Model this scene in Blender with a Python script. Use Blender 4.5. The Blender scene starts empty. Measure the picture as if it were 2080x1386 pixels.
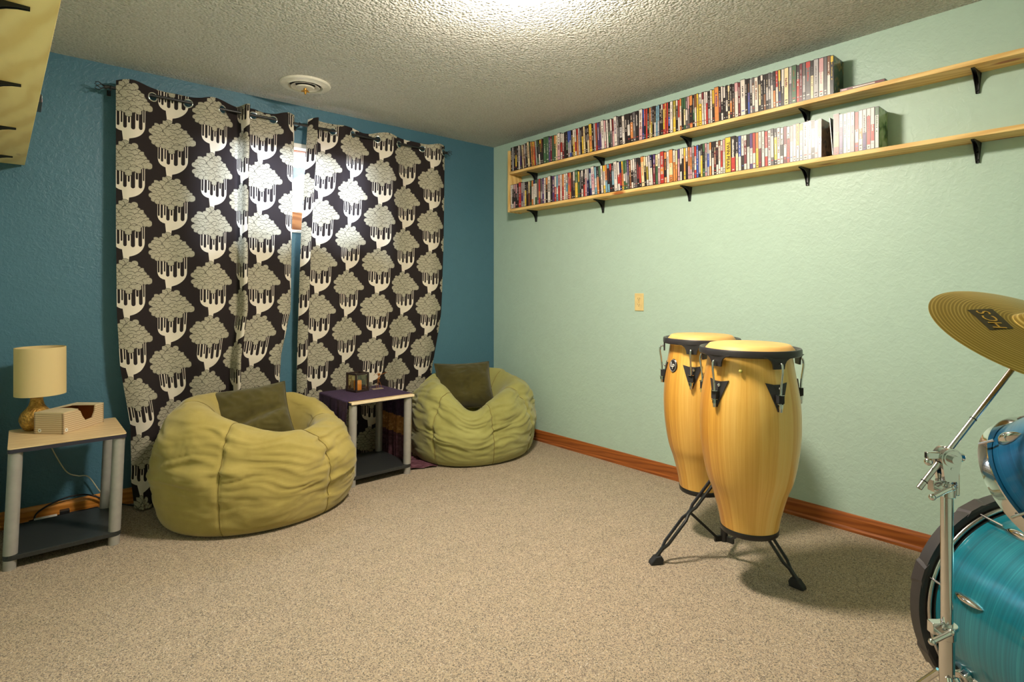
import bpy, bmesh, math, random
import numpy as np
from mathutils import Vector, Matrix, noise

random.seed(7)
S = bpy.context.scene
COL = S.collection
PI = math.pi
XW, YW, H = 3.058, 3.736, 2.40        # right wall, back wall, ceiling height

# ------------------------------------------------------------------ helpers
def srgb(r, g, b):
    def f(c):
        c /= 255.0
        return c / 12.92 if c <= .04045 else ((c + .055) / 1.055) ** 2.4
    return (f(r), f(g), f(b), 1.0)

def tag(o, label=None, cat=None, group=None, kind=None):
    if label: o['label'] = label
    if cat: o['category'] = cat
    if group: o['group'] = group
    if kind: o['kind'] = kind
    return o

def empty(name, loc=(0, 0, 0), M=None):
    o = bpy.data.objects.new(name, None)
    o.empty_display_size = .1
    if M is not None: o.matrix_world = M
    else: o.location = loc
    COL.objects.link(o)
    return o

def root_offset(p):
    v = Vector((0, 0, 0))
    while p is not None:
        v += p.location
        p = p.parent
    return v

class MB:
    """collects shapes and links them as one mesh object"""
    def __init__(s): s.v = []; s.f = []; s.m = []
    def add(s, vs, fs, mi=0, M=None):
        n = len(s.v)
        for v in vs:
            v = Vector(v)
            s.v.append(M @ v if M is not None else v)
        for f in fs:
            s.f.append([i + n for i in f]); s.m.append(mi)
        return s
    def box(s, c, d, mi=0, M=None):
        x, y, z = c; a, b, e = d[0] / 2, d[1] / 2, d[2] / 2
        vs = [(x + i * a, y + j * b, z + k * e) for k in (-1, 1) for j in (-1, 1) for i in (-1, 1)]
        fs = [(0, 2, 3, 1), (4, 5, 7, 6), (0, 1, 5, 4), (2, 6, 7, 3), (0, 4, 6, 2), (1, 3, 7, 5)]
        return s.add(vs, fs, mi, M)
    def bx(s, x0, x1, y0, y1, z0, z1, mi=0, M=None):
        return s.box(((x0 + x1) / 2, (y0 + y1) / 2, (z0 + z1) / 2), (x1 - x0, y1 - y0, z1 - z0), mi, M)
    def prism(s, poly, M, h, mi=0):
        """polygon in the local xy plane, extruded along local z"""
        n = len(poly)
        vs = [(p[0], p[1], 0) for p in poly] + [(p[0], p[1], h) for p in poly]
        fs = [list(range(n))[::-1], list(range(n, 2 * n))]
        fs += [(i, (i + 1) % n, (i + 1) % n + n, i + n) for i in range(n)]
        return s.add(vs, fs, mi, M)
    def lathe(s, prof, n=32, M=None, mi=0, cap0=False, cap1=False):
        vs = []; fs = []
        for (r, z) in prof:
            for i in range(n):
                a = 2 * PI * i / n
                vs.append((r * math.cos(a), r * math.sin(a), z))
        for k in range(len(prof) - 1):
            for i in range(n):
                j = (i + 1) % n
                fs.append((k * n + i, k * n + j, (k + 1) * n + j, (k + 1) * n + i))
        if cap0: fs.append(list(range(n))[::-1])
        if cap1: fs.append([(len(prof) - 1) * n + i for i in range(n)])
        return s.add(vs, fs, mi, M)
    def cyl(s, p0, p1, r0, r1=None, n=16, mi=0):
        p0 = Vector(p0); p1 = Vector(p1); d = p1 - p0
        M = Matrix.Translation(p0) @ d.to_track_quat('Z', 'Y').to_matrix().to_4x4()
        return s.lathe([(r0, 0), (r0 if r1 is None else r1, d.length)], n, M, mi, True, True)
    def tube(s, pts, r, n=8, mi=0):
        pts = [Vector(p) for p in pts]; m = len(pts); vs = []; fs = []
        rs = r if isinstance(r, (list, tuple)) else [r] * m
        prev = None
        for i, p in enumerate(pts):
            t = (pts[min(i + 1, m - 1)] - pts[max(i - 1, 0)]).normalized()
            if prev is None:
                u = t.orthogonal().normalized()
            else:
                u = (prev - t * prev.dot(t)).normalized()
            prev = u; w = t.cross(u)
            for k in range(n):
                a = 2 * PI * k / n
                vs.append(p + (u * math.cos(a) + w * math.sin(a)) * rs[i])
        for i in range(m - 1):
            for k in range(n):
                l = (k + 1) % n
                fs.append((i * n + k, i * n + l, (i + 1) * n + l, (i + 1) * n + k))
        fs.append(list(range(n))[::-1]); fs.append([(m - 1) * n + k for k in range(n)])
        return s.add(vs, fs, mi)
    def torus(s, R, r, M=None, n=32, k=10, mi=0):
        vs = []; fs = []
        for i in range(n):
            a = 2 * PI * i / n
            for j in range(k):
                b = 2 * PI * j / k
                q = R + r * math.cos(b)
                vs.append((q * math.cos(a), q * math.sin(a), r * math.sin(b)))
        for i in range(n):
            for j in range(k):
                i2 = (i + 1) % n; j2 = (j + 1) % k
                fs.append((i * k + j, i2 * k + j, i2 * k + j2, i * k + j2))
        return s.add(vs, fs, mi, M)
    def sphere(s, c, r, n=16, k=10, mi=0, sc=(1, 1, 1)):
        prof = []
        vs = []; fs = []
        for j in range(k + 1):
            b = -PI / 2 + PI * j / k
            for i in range(n):
                a = 2 * PI * i / n
                vs.append((c[0] + r * sc[0] * math.cos(b) * math.cos(a), c[1] + r * sc[1] * math.cos(b) * math.sin(a), c[2] + r * sc[2] * math.sin(b)))
        for j in range(k):
            for i in range(n):
                i2 = (i + 1) % n
                fs.append((j * n + i, j * n + i2, (j + 1) * n + i2, (j + 1) * n + i))
        return s.add(vs, fs, mi)
    def build(s, name, mats, parent=None, local=False, smooth=None, bevel=0, seg=2, merge=False):
        off = Vector((0, 0, 0))
        if parent is not None and not local: off = root_offset(parent)
        me = bpy.data.meshes.new(name)
        me.from_pydata([tuple(v - off) for v in s.v], [], s.f)
        if not isinstance(mats, (list, tuple)): mats = [mats]
        for m in mats: me.materials.append(m)
        me.polygons.foreach_set('material_index', s.m)
        if merge:
            bm = bmesh.new(); bm.from_mesh(me); bmesh.ops.remove_doubles(bm, verts=bm.verts, dist=1e-5); bm.to_mesh(me); bm.free()
        if smooth is not None:
            me.polygons.foreach_set('use_smooth', [True] * len(me.polygons))
            me.set_sharp_from_angle(angle=math.radians(smooth))
        me.update()
        o = bpy.data.objects.new(name, me); COL.objects.link(o)
        if parent is not None: o.parent = parent
        if bevel:
            b = o.modifiers.new('Bevel', 'BEVEL'); b.width = bevel; b.segments = seg; b.limit_method = 'ANGLE'; b.angle_limit = math.radians(40)
        return o

def grid_obj(name, P, mat, parent=None, closed_u=False, uv=None, smooth=True, thick=0, subd=0, cut=()):
    """P: array (nu, nv, 3)"""
    P = np.asarray(P, float); nu, nv = P.shape[:2]
    off = np.array(root_offset(parent)) if parent is not None else np.zeros(3)
    idx = np.arange(nu * nv).reshape(nu, nv)
    a = idx if closed_u else idx[:-1]
    b = np.roll(idx, -1, 0) if closed_u else idx[1:]
    f = np.stack([a[:, :-1], b[:, :-1], b[:, 1:], a[:, 1:]], -1).reshape(-1, 4)
    if cut:
        mid = P.reshape(-1, 3)[f].mean(1); keep = np.ones(len(f), bool)
        for c_, r_ in cut: keep &= np.linalg.norm(mid - np.array(c_), axis=1) > r_
        f = f[keep]
    me = bpy.data.meshes.new(name)
    me.from_pydata((P.reshape(-1, 3) - off).tolist(), [], f.tolist())
    me.materials.append(mat)
    if uv is not None:
        l = me.uv_layers.new(name='UVMap')
        l.data.foreach_set('uv', np.asarray(uv, float).reshape(-1, 2)[f.reshape(-1)].astype(np.float32).ravel())
    if smooth: me.polygons.foreach_set('use_smooth', [True] * len(me.polygons))
    me.update()
    o = bpy.data.objects.new(name, me); COL.objects.link(o)
    if parent is not None: o.parent = parent
    if thick:
        m = o.modifiers.new('Solidify', 'SOLIDIFY'); m.thickness = thick; m.offset = 0
    if subd:
        m = o.modifiers.new('Subdivision', 'SUBSURF'); m.levels = subd; m.render_levels = subd
    return o

def catmull(pts, n):
    pts = np.array(pts, float); m = len(pts)
    t = np.linspace(0, m - 1, n); i = np.clip(t.astype(int), 0, m - 2); u = (t - i)[:, None]
    g = lambda k: pts[np.clip(i + k, 0, m - 1)]
    p0, p1, p2, p3 = g(-1), g(0), g(1), g(2)
    return .5 * (2 * p1 + (p2 - p0) * u + (2 * p0 - 5 * p1 + 4 * p2 - p3) * u ** 2 + (3 * p1 - p0 - 3 * p2 + p3) * u ** 3)

def frame(o, x, z):
    """4x4 with local x along x, local z along z"""
    z = Vector(z).normalized(); x = Vector(x); x = (x - z * x.dot(z)).normalized(); y = z.cross(x)
    M = Matrix((x, y, z)).transposed().to_4x4(); M.translation = Vector(o)
    return M

# ------------------------------------------------------------------ materials
class NT:
    def __init__(s, name):
        s.mat = bpy.data.materials.new(name); s.mat.use_nodes = True
        s.t = s.mat.node_tree; s.t.nodes.clear()
        s.out = s.t.nodes.new('ShaderNodeOutputMaterial')
    def n(s, typ, **kw):
        x = s.t.nodes.new('ShaderNode' + typ)
        for k, v in kw.items():
            if k.startswith('i_'):
                x.inputs[int(k[2:]) if k[2:].isdigit() else k[2:].replace('_', ' ')].default_value = v
            else: setattr(x, k, v)
        return x
    def l(s, a, b): s.t.links.new(a, b)
    def bsdf(s, color=None, rough=.6, metal=0, spec=.5, **kw):
        b = s.n('BsdfPrincipled')
        b.inputs['Roughness'].default_value = rough; b.inputs['Metallic'].default_value = metal
        b.inputs['Specular IOR Level'].default_value = spec
        if color is not None:
            if hasattr(color, 'is_output'): s.l(color, b.inputs['Base Color'])
            else: b.inputs['Base Color'].default_value = color
        for k, v in kw.items(): b.inputs[k.replace('_', ' ')].default_value = v
        s.l(b.outputs[0], s.out.inputs[0]); s.b = b
        return b
    def coord(s, kind='Object', scale=(1, 1, 1), rot=(0, 0, 0)):
        c = s.n('TexCoord'); m = s.n('Mapping')
        m.inputs['Scale'].default_value = scale; m.inputs['Rotation'].default_value = rot
        s.l(c.outputs[kind], m.inputs[0]); return m.outputs[0]
    def noise(s, vec, scale, detail=3, rough=.5, dist=0):
        x = s.n('TexNoise'); x.inputs['Scale'].default_value = scale; x.inputs['Detail'].default_value = detail
        x.inputs['Roughness'].default_value = rough; x.inputs['Distortion'].default_value = dist
        s.l(vec, x.inputs['Vector']); return x
    def ramp(s, fac, stops, interp='LINEAR'):
        r = s.n('ValToRGB'); e = r.color_ramp.elements; r.color_ramp.interpolation = interp
        while len(e) < len(stops): e.new(.5)
        for i, (p, c) in enumerate(stops): e[i].position = p; e[i].color = c
        s.l(fac, r.inputs[0]); return r.outputs[0]
    def bump(s, h, strength=.3, dist=.01):
        b = s.n('Bump'); b.inputs['Strength'].default_value = strength; b.inputs['Distance'].default_value = dist
        s.l(h, b.inputs['Height']); s.l(b.outputs[0], s.b.inputs['Normal']); return b
    def mixc(s, f, a, b, mode='MIX'):
        m = s.n('Mix', data_type='RGBA', blend_type=mode)
        for k, v in ((0, f), (6, a), (7, b)):
            if hasattr(v, 'is_output'): s.l(v, m.inputs[k])
            else: m.inputs[k].default_value = v
        return m.outputs[2]

def plain(name, c, rough=.6, metal=0, spec=.5, noise_amt=.06, nscale=30, bump=0, **kw):
    t = NT(name); v = t.coord()
    nz = t.noise(v, nscale, 2)
    lo = tuple(x * (1 - noise_amt) for x in c[:3]) + (1,); hi = tuple(min(1, x * (1 + noise_amt)) for x in c[:3]) + (1,)
    col = t.ramp(nz.outputs['Fac'], [(.3, lo), (.7, hi)])
    t.bsdf(col, rough, metal, spec, **kw)
    if bump: t.bump(nz.outputs['Fac'], bump, .002)
    return t.mat

def wall_paint(name, c, s1=55, bs=.24):
    t = NT(name); v = t.coord()
    a = t.noise(v, s1, 3, .55, .6); b = t.noise(v, 14, 2, .5, .8)
    lo = tuple(x * .96 for x in c[:3]) + (1,)
    col = t.ramp(b.outputs['Fac'], [(.3, lo), (.7, c)])
    t.bsdf(col, .42, 0, .45)
    r = t.ramp(a.outputs['Fac'], [(.42, (0, 0, 0, 1)), (.62, (1, 1, 1, 1))])
    t.bump(r, bs, .004)
    return t.mat

m_teal = wall_paint('teal_wall_paint', srgb(72, 113, 131))
m_mint = wall_paint('mint_wall_paint', srgb(182, 206, 191), 40, .15)

def ceiling_mat():
    t = NT('popcorn_ceiling'); v = t.coord()
    a = t.noise(v, 85, 3, .6); vo = t.n('TexVoronoi', i_Scale=75.0); t.l(v, vo.inputs['Vector'])
    h = t.n('Math', operation='SUBTRACT'); t.l(a.outputs['Fac'], h.inputs[0]); t.l(vo.outputs['Distance'], h.inputs[1])
    col = t.ramp(a.outputs['Fac'], [(.35, srgb(228, 224, 216)), (.65, srgb(250, 247, 241))])
    t.bsdf(col, .85, 0, .25)
    t.bump(h.outputs[0], 1.0, .020)
    return t.mat
m_ceil = ceiling_mat()

def carpet_mat():
    t = NT('speckled_carpet'); v = t.coord()
    vo = t.n('TexVoronoi', i_Scale=300.0); t.l(v, vo.inputs['Vector'])
    w = t.n('TexWhiteNoise', noise_dimensions='3D'); t.l(vo.outputs['Position'], w.inputs['Vector'])
    col = t.ramp(w.outputs['Value'], [(0, srgb(92, 84, 76)), (.14, srgb(128, 117, 106)), (.42, srgb(166, 150, 130)), (.72, srgb(184, 167, 142)), (.94, srgb(192, 167, 138)), (1, srgb(208, 198, 182))])
    big = t.noise(v, 9, 2)
    col2 = t.mixc(.10, col, t.ramp(big.outputs['Fac'], [(.35, srgb(150, 140, 120)), (.65, srgb(190, 168, 150))]))
    t.bsdf(col2, .95, 0, .1)
    n = t.noise(v, 260, 2)
    t.bump(n.outputs['Fac'], .7, .006)
    return t.mat
m_carpet = carpet_mat()

def wood_mat(name, c1, c2, axis='Y', knots=True, rough=.5, grain=9, knotc=None, seed=0.0):
    t = NT(name)
    sc = {'X': (1.2, grain, grain), 'Y': (grain, 1.2, grain), 'Z': (grain, grain, 1.2)}[axis]
    v = t.coord('Object', sc)
    a = t.noise(v, 3.0, 4, .6, 1.2)
    w = t.n('TexWave', wave_type='BANDS', bands_direction='DIAGONAL'); w.inputs['Scale'].default_value = 1.6
    w.inputs['Distortion'].default_value = 6; w.inputs['Detail'].default_value = 2; t.l(v, w.inputs['Vector'])
    f = t.mixc(.55, a.outputs['Fac'], w.outputs['Fac'])
    col = t.ramp(f, [(.25, c2), (.6, c1), (.85, tuple(min(1, x * 1.06) for x in c1[:3]) + (1,))])
    if knots:
        ks = {'X': (2.2, 7, 7), 'Y': (7, 2.2, 7), 'Z': (7, 7, 2.2)}[axis]
        kv = t.coord('Object', ks)
        vo = t.n('TexVoronoi', i_Scale=1.0); t.l(kv, vo.inputs['Vector'])
        kf = t.ramp(vo.outputs['Distance'], [(.07, (1, 1, 1, 1)), (.14, (0, 0, 0, 1))])
        col = t.mixc(kf, col, knotc or srgb(168, 96, 44))
    t.bsdf(col, rough, 0, .4)
    t.bump(f, .08, .002)
    return t.mat
m_pine = wood_mat('pine_board', srgb(238, 200, 130), srgb(222, 176, 104), 'Y', True, .5)
m_pinez = wood_mat('pine_end_board', srgb(238, 200, 130), srgb(222, 176, 104), 'Z', False, .5)
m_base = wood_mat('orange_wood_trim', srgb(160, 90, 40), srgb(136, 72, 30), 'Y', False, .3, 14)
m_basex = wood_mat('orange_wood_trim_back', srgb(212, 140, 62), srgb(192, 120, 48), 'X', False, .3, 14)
m_sash = wood_mat('stained_sash_wood', srgb(190, 128, 76), srgb(160, 98, 54), 'X', False, .4)
m_black = plain('black_steel', (.012, .012, .013, 1), .35, 0, .5)
m_blackmat = plain('black_rubber', (.018, .018, .02, 1), .75)
m_chrome = plain('chrome', (.75, .74, .73, 1), .09, 1, .5, .02)
m_nickel = plain('nickel_rod', (.62, .59, .57, 1), .22, 1, .5, .03)
m_white = plain('white_paint', srgb(236, 232, 224), .4)
m_silver = plain('silver_plastic_tube', srgb(166, 162, 156), .42, .25, .5)
m_gold = plain('antique_gold', srgb(190, 140, 60), .35, .8, .5)

# ------------------------------------------------------------------ room shell
def struct(o): o['kind'] = 'structure'; return o
YF = -.62
struct(MB().bx(-1.5, XW + .12, YF - .12, YW + .12, -.10, 0).build('floor', m_carpet))
struct(MB().bx(-1.5, XW + .12, YF - .12, YW + .12, H, H + .1).build('ceiling', m_ceil))
struct(MB().bx(XW, XW + .12, YF, YW + .12, 0, H).build('wall_right', m_mint))
WX0, WX1, WZ0, WZ1 = .87, 1.87, 1.573, 2.148
wb = MB()
wb.bx(-.5, WX0, YW, YW + .22, 0, H); wb.bx(WX1, XW, YW, YW + .22, 0, H)
wb.bx(WX0, WX1, YW, YW + .22, 0, WZ0); wb.bx(WX0, WX1, YW, YW + .22, WZ1, H)
struct(wb.build('wall_back', m_teal))
wl = MB()   # stands a hair out of square, so the room widens towards the back
def wq(y): return -.13 + (YW - y) * .0231
YA, XA = 1.0, -1.30      # the wall stops at YA, where the room opens to one side
wl.prism([(wq(YW), YW), (wq(YA), YA), (XA, YA), (XA, YF), (XA - .12, YF), (XA - .12, YA + .12), (wq(YA) - .12, YA + .12), (wq(YW) - .12, YW)], Matrix.Identity(4), H)
struct(wl.build('wall_left', m_mint))
struct(MB().bx(-1.5, XW + .12, YF - .12, YF, 0, H).build('wall_front', m_mint))

bprof = [(0, 0), (.022, 0), (.022, .012), (.013, .020), (.013, .062), (.010, .070), (.006, .080), (0, .082)]
b = MB(); b.prism(bprof, frame((XW, YF, 0), (-1, 0, 0), (0, 1, 0)), YW - YF)
ob = struct(b.build('baseboard_right', m_base))
b = MB(); b.prism(bprof, frame((-.13, YW, 0), (0, -1, 0), (1, 0, 0)) @ Matrix.Diagonal((1, -1, 1, 1)), XW - .02 + .13)
struct(b.build('baseboard_back', m_basex))

# window in the back wall
wr = struct(empty('window_1', (1.37, YW + .1, WZ0)))
fr = MB()
fr.bx(WX0, WX0 + .05, YW + .07, YW + .12, WZ0, WZ1); fr.bx(WX1 - .05, WX1, YW + .07, YW + .12, WZ0, WZ1)
fr.bx(WX0 + .05, WX1 - .05, YW + .07, YW + .12, WZ0, WZ0 + .13); fr.bx(WX0 + .05, WX1 - .05, YW + .07, YW + .12, WZ1 - .035, WZ1)
fr.build('window_frame', m_sash, wr, bevel=.004)
ft = MB(); ft.bx(WX0 - .0, WX1 + .0, YW - .012, YW + .07, WZ0 - .018, WZ0); ft.bx(WX0, WX1, YW - .004, YW + .07, WZ1 - .03, WZ1)
ft.build('window_sill', m_white, wr, bevel=.003)
def glass_mat(name, tint=(1, 1, 1, 1), gl=.08):
    t = NT(name); a = t.n('BsdfTransparent'); a.inputs[0].default_value = tint
    g = t.n('BsdfGlossy'); g.inputs['Roughness'].default_value = .03
    m = t.n('MixShader'); m.inputs[0].default_value = gl
    t.l(a.outputs[0], m.inputs[1]); t.l(g.outputs[0], m.inputs[2]); t.l(m.outputs[0], t.out.inputs[0])
    return t.mat
m_glass = glass_mat('window_glass', (.97, .98, 1, 1))
MB().bx(WX0 + .045, WX1 - .045, YW + .092, YW + .097, WZ0 + .12, WZ1 - .03).build('window_pane', m_glass, wr)
# corrugated well outside the basement window
well = []
for i in range(81):
    a = PI * i / 80; r = 1 + .012 * math.sin(i * 1.57)
    well.append([(1.37 - .62 * r * math.cos(a), YW + .22 + .42 * r * math.sin(a), z) for z in (1.2, 2.12)])
m_well = plain('galvanised_well', srgb(128, 118, 118), .6, 0)
struct(grid_obj('window_well', well, m_well, thick=.004))
struct(MB().bx(.6, 2.14, YW + .22, YW + .72, 1.17, 1.2).build('window_well_ground', plain('well_gravel', srgb(150, 135, 118), .9, 0, .2, .4, 60)))

# ------------------------------------------------------------------ ceiling light and vent
LX, LY = 1.42, 1.58
lt = tag(empty('ceiling_light', (LX, LY, H)), 'round white flush ceiling light, lit, in the middle of the popcorn ceiling', 'lamp')
ML = Matrix.Translation((LX, LY, H))
MB().lathe([(.0, 0), (.158, 0), (.158, -.018), (.150, -.022)], 48, ML).build('light_base', m_white, lt, smooth=40)
te = NT('lit_glass_dome'); e = te.n('Emission'); e.inputs['Color'].default_value = (1, .90, .755, 1); e.inputs['Strength'].default_value = 275
te.l(e.outputs[0], te.out.inputs[0])
MB().lathe([(.148, -.018), (.150, -.045), (.146, -.064), (.132, -.080), (.105, -.092), (.065, -.098), (.02, -.100), (.0001, -.100)], 40, ML).build('light_dome', te.mat, lt, smooth=60)

vt = tag(empty('ceiling_vent', (1.273, 3.32, H)), 'round white air vent with a brass star knob set in the ceiling', 'vent')
MV = Matrix.Translation((1.273, 3.32, H))
m_vent = plain('white_enamel', srgb(232, 226, 212), .3)
MB().lathe([(.142, 0), (.145, -.006), (.138, -.012), (.112, -.014), (.098, -.020), (.094, -.012), (.090, .0)], 48, MV).build('vent_flange', m_vent, vt, smooth=35)
MB().lathe([(.0, .0), (.092, -.001)], 40, MV).build('vent_throat', m_blackmat, vt)
MB().lathe([(.058, -.003), (.082, -.020), (.079, -.021), (.056, -.006)], 48, MV).build('vent_cone', m_vent, vt, smooth=35)
MB().lathe([(.001, -.028), (.045, -.026), (.052, -.020), (.050, -.018), (.030, -.012), (.0, -.010)], 40, MV).build('vent_centre_disc', m_vent, vt, smooth=35)
st = MB(); pts = []
for i in range(10):
    a = PI / 5 * i; r = .024 if i % 2 == 0 else .010
    pts.append((r * math.cos(a), r * math.sin(a)))
st.prism(pts, frame((1.273, 3.32, H - .040), (1, 0, 0), (0, 0, -1)), .006)
st.cyl((1.273, 3.32, H - .046), (1.273, 3.32, H - .026), .006, .009, 12)
st.cyl((1.273, 3.32, H - .062), (1.273, 3.32, H - .044), .004, .010, 12)
st.build('brass_star_knob', m_gold, vt)

# ------------------------------------------------------------------ curtains
class E:
    """arithmetic on shader sockets"""
    T = None
    def __init__(s, x): s.x = x
    @staticmethod
    def op(o, *a):
        n = E.T.t.nodes.new('ShaderNodeMath'); n.operation = o
        for i, v in enumerate(a):
            v = v.x if isinstance(v, E) else v
            if isinstance(v, (int, float)): n.inputs[i].default_value = v
            else: E.T.t.links.new(v, n.inputs[i])
        return E(n.outputs[0])
    def __add__(s, o): return E.op('ADD', s, o)
    __radd__ = __add__
    def __sub__(s, o): return E.op('SUBTRACT', s, o)
    def __rsub__(s, o): return E.op('SUBTRACT', o, s)
    def __mul__(s, o): return E.op('MULTIPLY', s, o)
    __rmul__ = __mul__
    def __truediv__(s, o): return E.op('DIVIDE', s, o)
    def lt(s, o): return E.op('LESS_THAN', s, o)
    def gt(s, o): return E.op('GREATER_THAN', s, o)
    def mx(s, o): return E.op('MAXIMUM', s, o)
    def mn(s, o): return E.op('MINIMUM', s, o)
    def ab(s): return E.op('ABSOLUTE', s)
    def fl(s): return E.op('FLOOR', s)
    def fr(s): return E.op('FRACT', s)
    def sq(s): return E.op('SQRT', s)
    def sel(s, a, b): return b + s * (a - b)

def curtain_mat():
    t = NT('tree_print_curtain'); E.T = t
    uv = t.n('UVMap'); sp = t.n('SeparateXYZ'); t.l(uv.outputs[0], sp.inputs[0])
    u, v = E(sp.outputs[0]), E(sp.outputs[1])
    PU, PV = .44, .317
    def loc(du, dv, lo):
        return ((u / PU + (.5 + du)).fr() - .5) * PU, ((v / PV + (lo / PV + dv)).fr()) * PV - lo
    xa, ya = loc(0, 0, .158); xb, yb = loc(.5, .5, .158)
    xta, yta = loc(0, 0, .236); xtb, ytb = loc(.5, .5, .236)
    def shape(x, y):
        a = E.op('POWER', ((x + .003) / .117).ab(), 1.55); q = E.op('POWER', ((y - .004) / .087).ab(), 1.55)
        return a + q
    pick = shape(xa, ya).lt(shape(xb, yb))
    x, y = pick.sel(xa, xb), pick.sel(ya, yb)
    h, w, r0 = .0180, .0300, .0210
    jb = E.op('CEIL', (y - r0) / h)
    cov = None
    for k in range(3):
        j = jb + float(k)
        odd = (j * .5).fr()
        i = (x / w - odd + .5).fl()
        cmb = t.n('CombineXYZ'); t.l(i.x, cmb.inputs[0]); t.l(j.x, cmb.inputs[1])
        wn = t.n('TexWhiteNoise', noise_dimensions='2D'); t.l(cmb.outputs[0], wn.inputs['Vector'])
        sc = t.n('SeparateColor'); t.l(wn.outputs['Color'], sc.inputs[0])
        r1, r2, r3 = [E(sc.outputs[q]) for q in range(3)]
        cx = (i + odd + (r1 - .5) * .45) * w; cy = (j + (r2 - .5) * .6) * h
        rr = (r3 * .38 + .78) * r0
        dx = x - cx; dy = (y - cy) * 1.15
        d = (dx * dx + dy * dy).sq() / rr
        inside = d.lt(1.0) * shape(cx, cy).lt(.96)
        ring = ((d - .62).ab().lt(.05)).mx((d - .36).ab().lt(.05)) * .42
        ink = d.gt(.85).mx(ring)
        if cov is None: cov, inkv = inside, inside * ink
        else:
            new = inside * (1.0 - cov)
            inkv = inkv + new * ink
            cov = cov.mx(inside)
    core = shape(x, y).lt(.80)
    inkv = inkv + (core * (1.0 - cov)) * .55
    canopy = cov.mx(core)
    slots = [(-.0715, -.128, .011), (-.0535, -.139, .014), (-.0355, -.122, .009), (-.0175, -.150, .019), (.0025, -.121, .010),
             (.0235, -.154, .022), (.0445, -.104, .013), (.0645, -.149, .022), (.0835, -.106, .009)]
    def trunk(x, y):
        x = x * 1.13
        top = (y + .125).gt(0.0) * (y + .03).lt(0.0) * (x - .006).ab().lt(.0855)
        ax = x + .028; ay = y + .123
        right = ax.gt(0.0)
        ex = ax / right.sel(ax * 0.0 + .1195, ax * 0.0 + .0515); ey = ay / right.sel(ax * 0.0 + .085, ax * 0.0 + .044)
        low = (ex * ex + ey * ey).lt(1.0) * ay.lt(.0)
        stem = (x + .012).ab().lt((y + .33) * .13) * y.lt(-.15) * y.gt(-.232)
        body = top.mx(low).mx(stem)
        hole = None
        for (xc, yb_, w_) in slots:
            dx = (x - xc).ab(); dy = (yb_ + w_ / 2 - y).mx(0.0)
            s_ = (dx * dx + dy * dy).lt(w_ * w_ / 4)
            hole = s_ if hole is None else hole.mx(s_)
        return body * (1.0 - hole)
    tr = trunk(xta, yta).mx(trunk(xtb, ytb)) * (1.0 - canopy)
    dark, cream, leaf, ink = srgb(52, 46, 46), srgb(240, 228, 210), srgb(192, 184, 162), srgb(52, 46, 42)
    c = t.mixc(tr.x, dark, cream)
    c = t.mixc(canopy.x, c, leaf)
    c = t.mixc((inkv.mn(1.0) * canopy * .85).x, c, ink)
    vv = t.coord('UV'); nz = t.noise(vv, 900, 1)
    d = t.n('BsdfDiffuse'); t.l(c, d.inputs[0])
    tl = t.n('BsdfTranslucent'); t.l(c, tl.inputs[0])
    m = t.n('MixShader'); m.inputs[0].default_value = .20
    t.l(d.outputs[0], m.inputs[1]); t.l(tl.outputs[0], m.inputs[2]); t.l(m.outputs[0], t.out.inputs[0])
    bp = t.n('Bump'); bp.inputs['Strength'].default_value = .08; bp.inputs['Distance'].default_value = .001
    t.l(nz.outputs['Fac'], bp.inputs['Height']); t.l(bp.outputs[0], d.inputs['Normal'])
    return t.mat
m_curtain = curtain_mat()
YR = YW - .09

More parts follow.
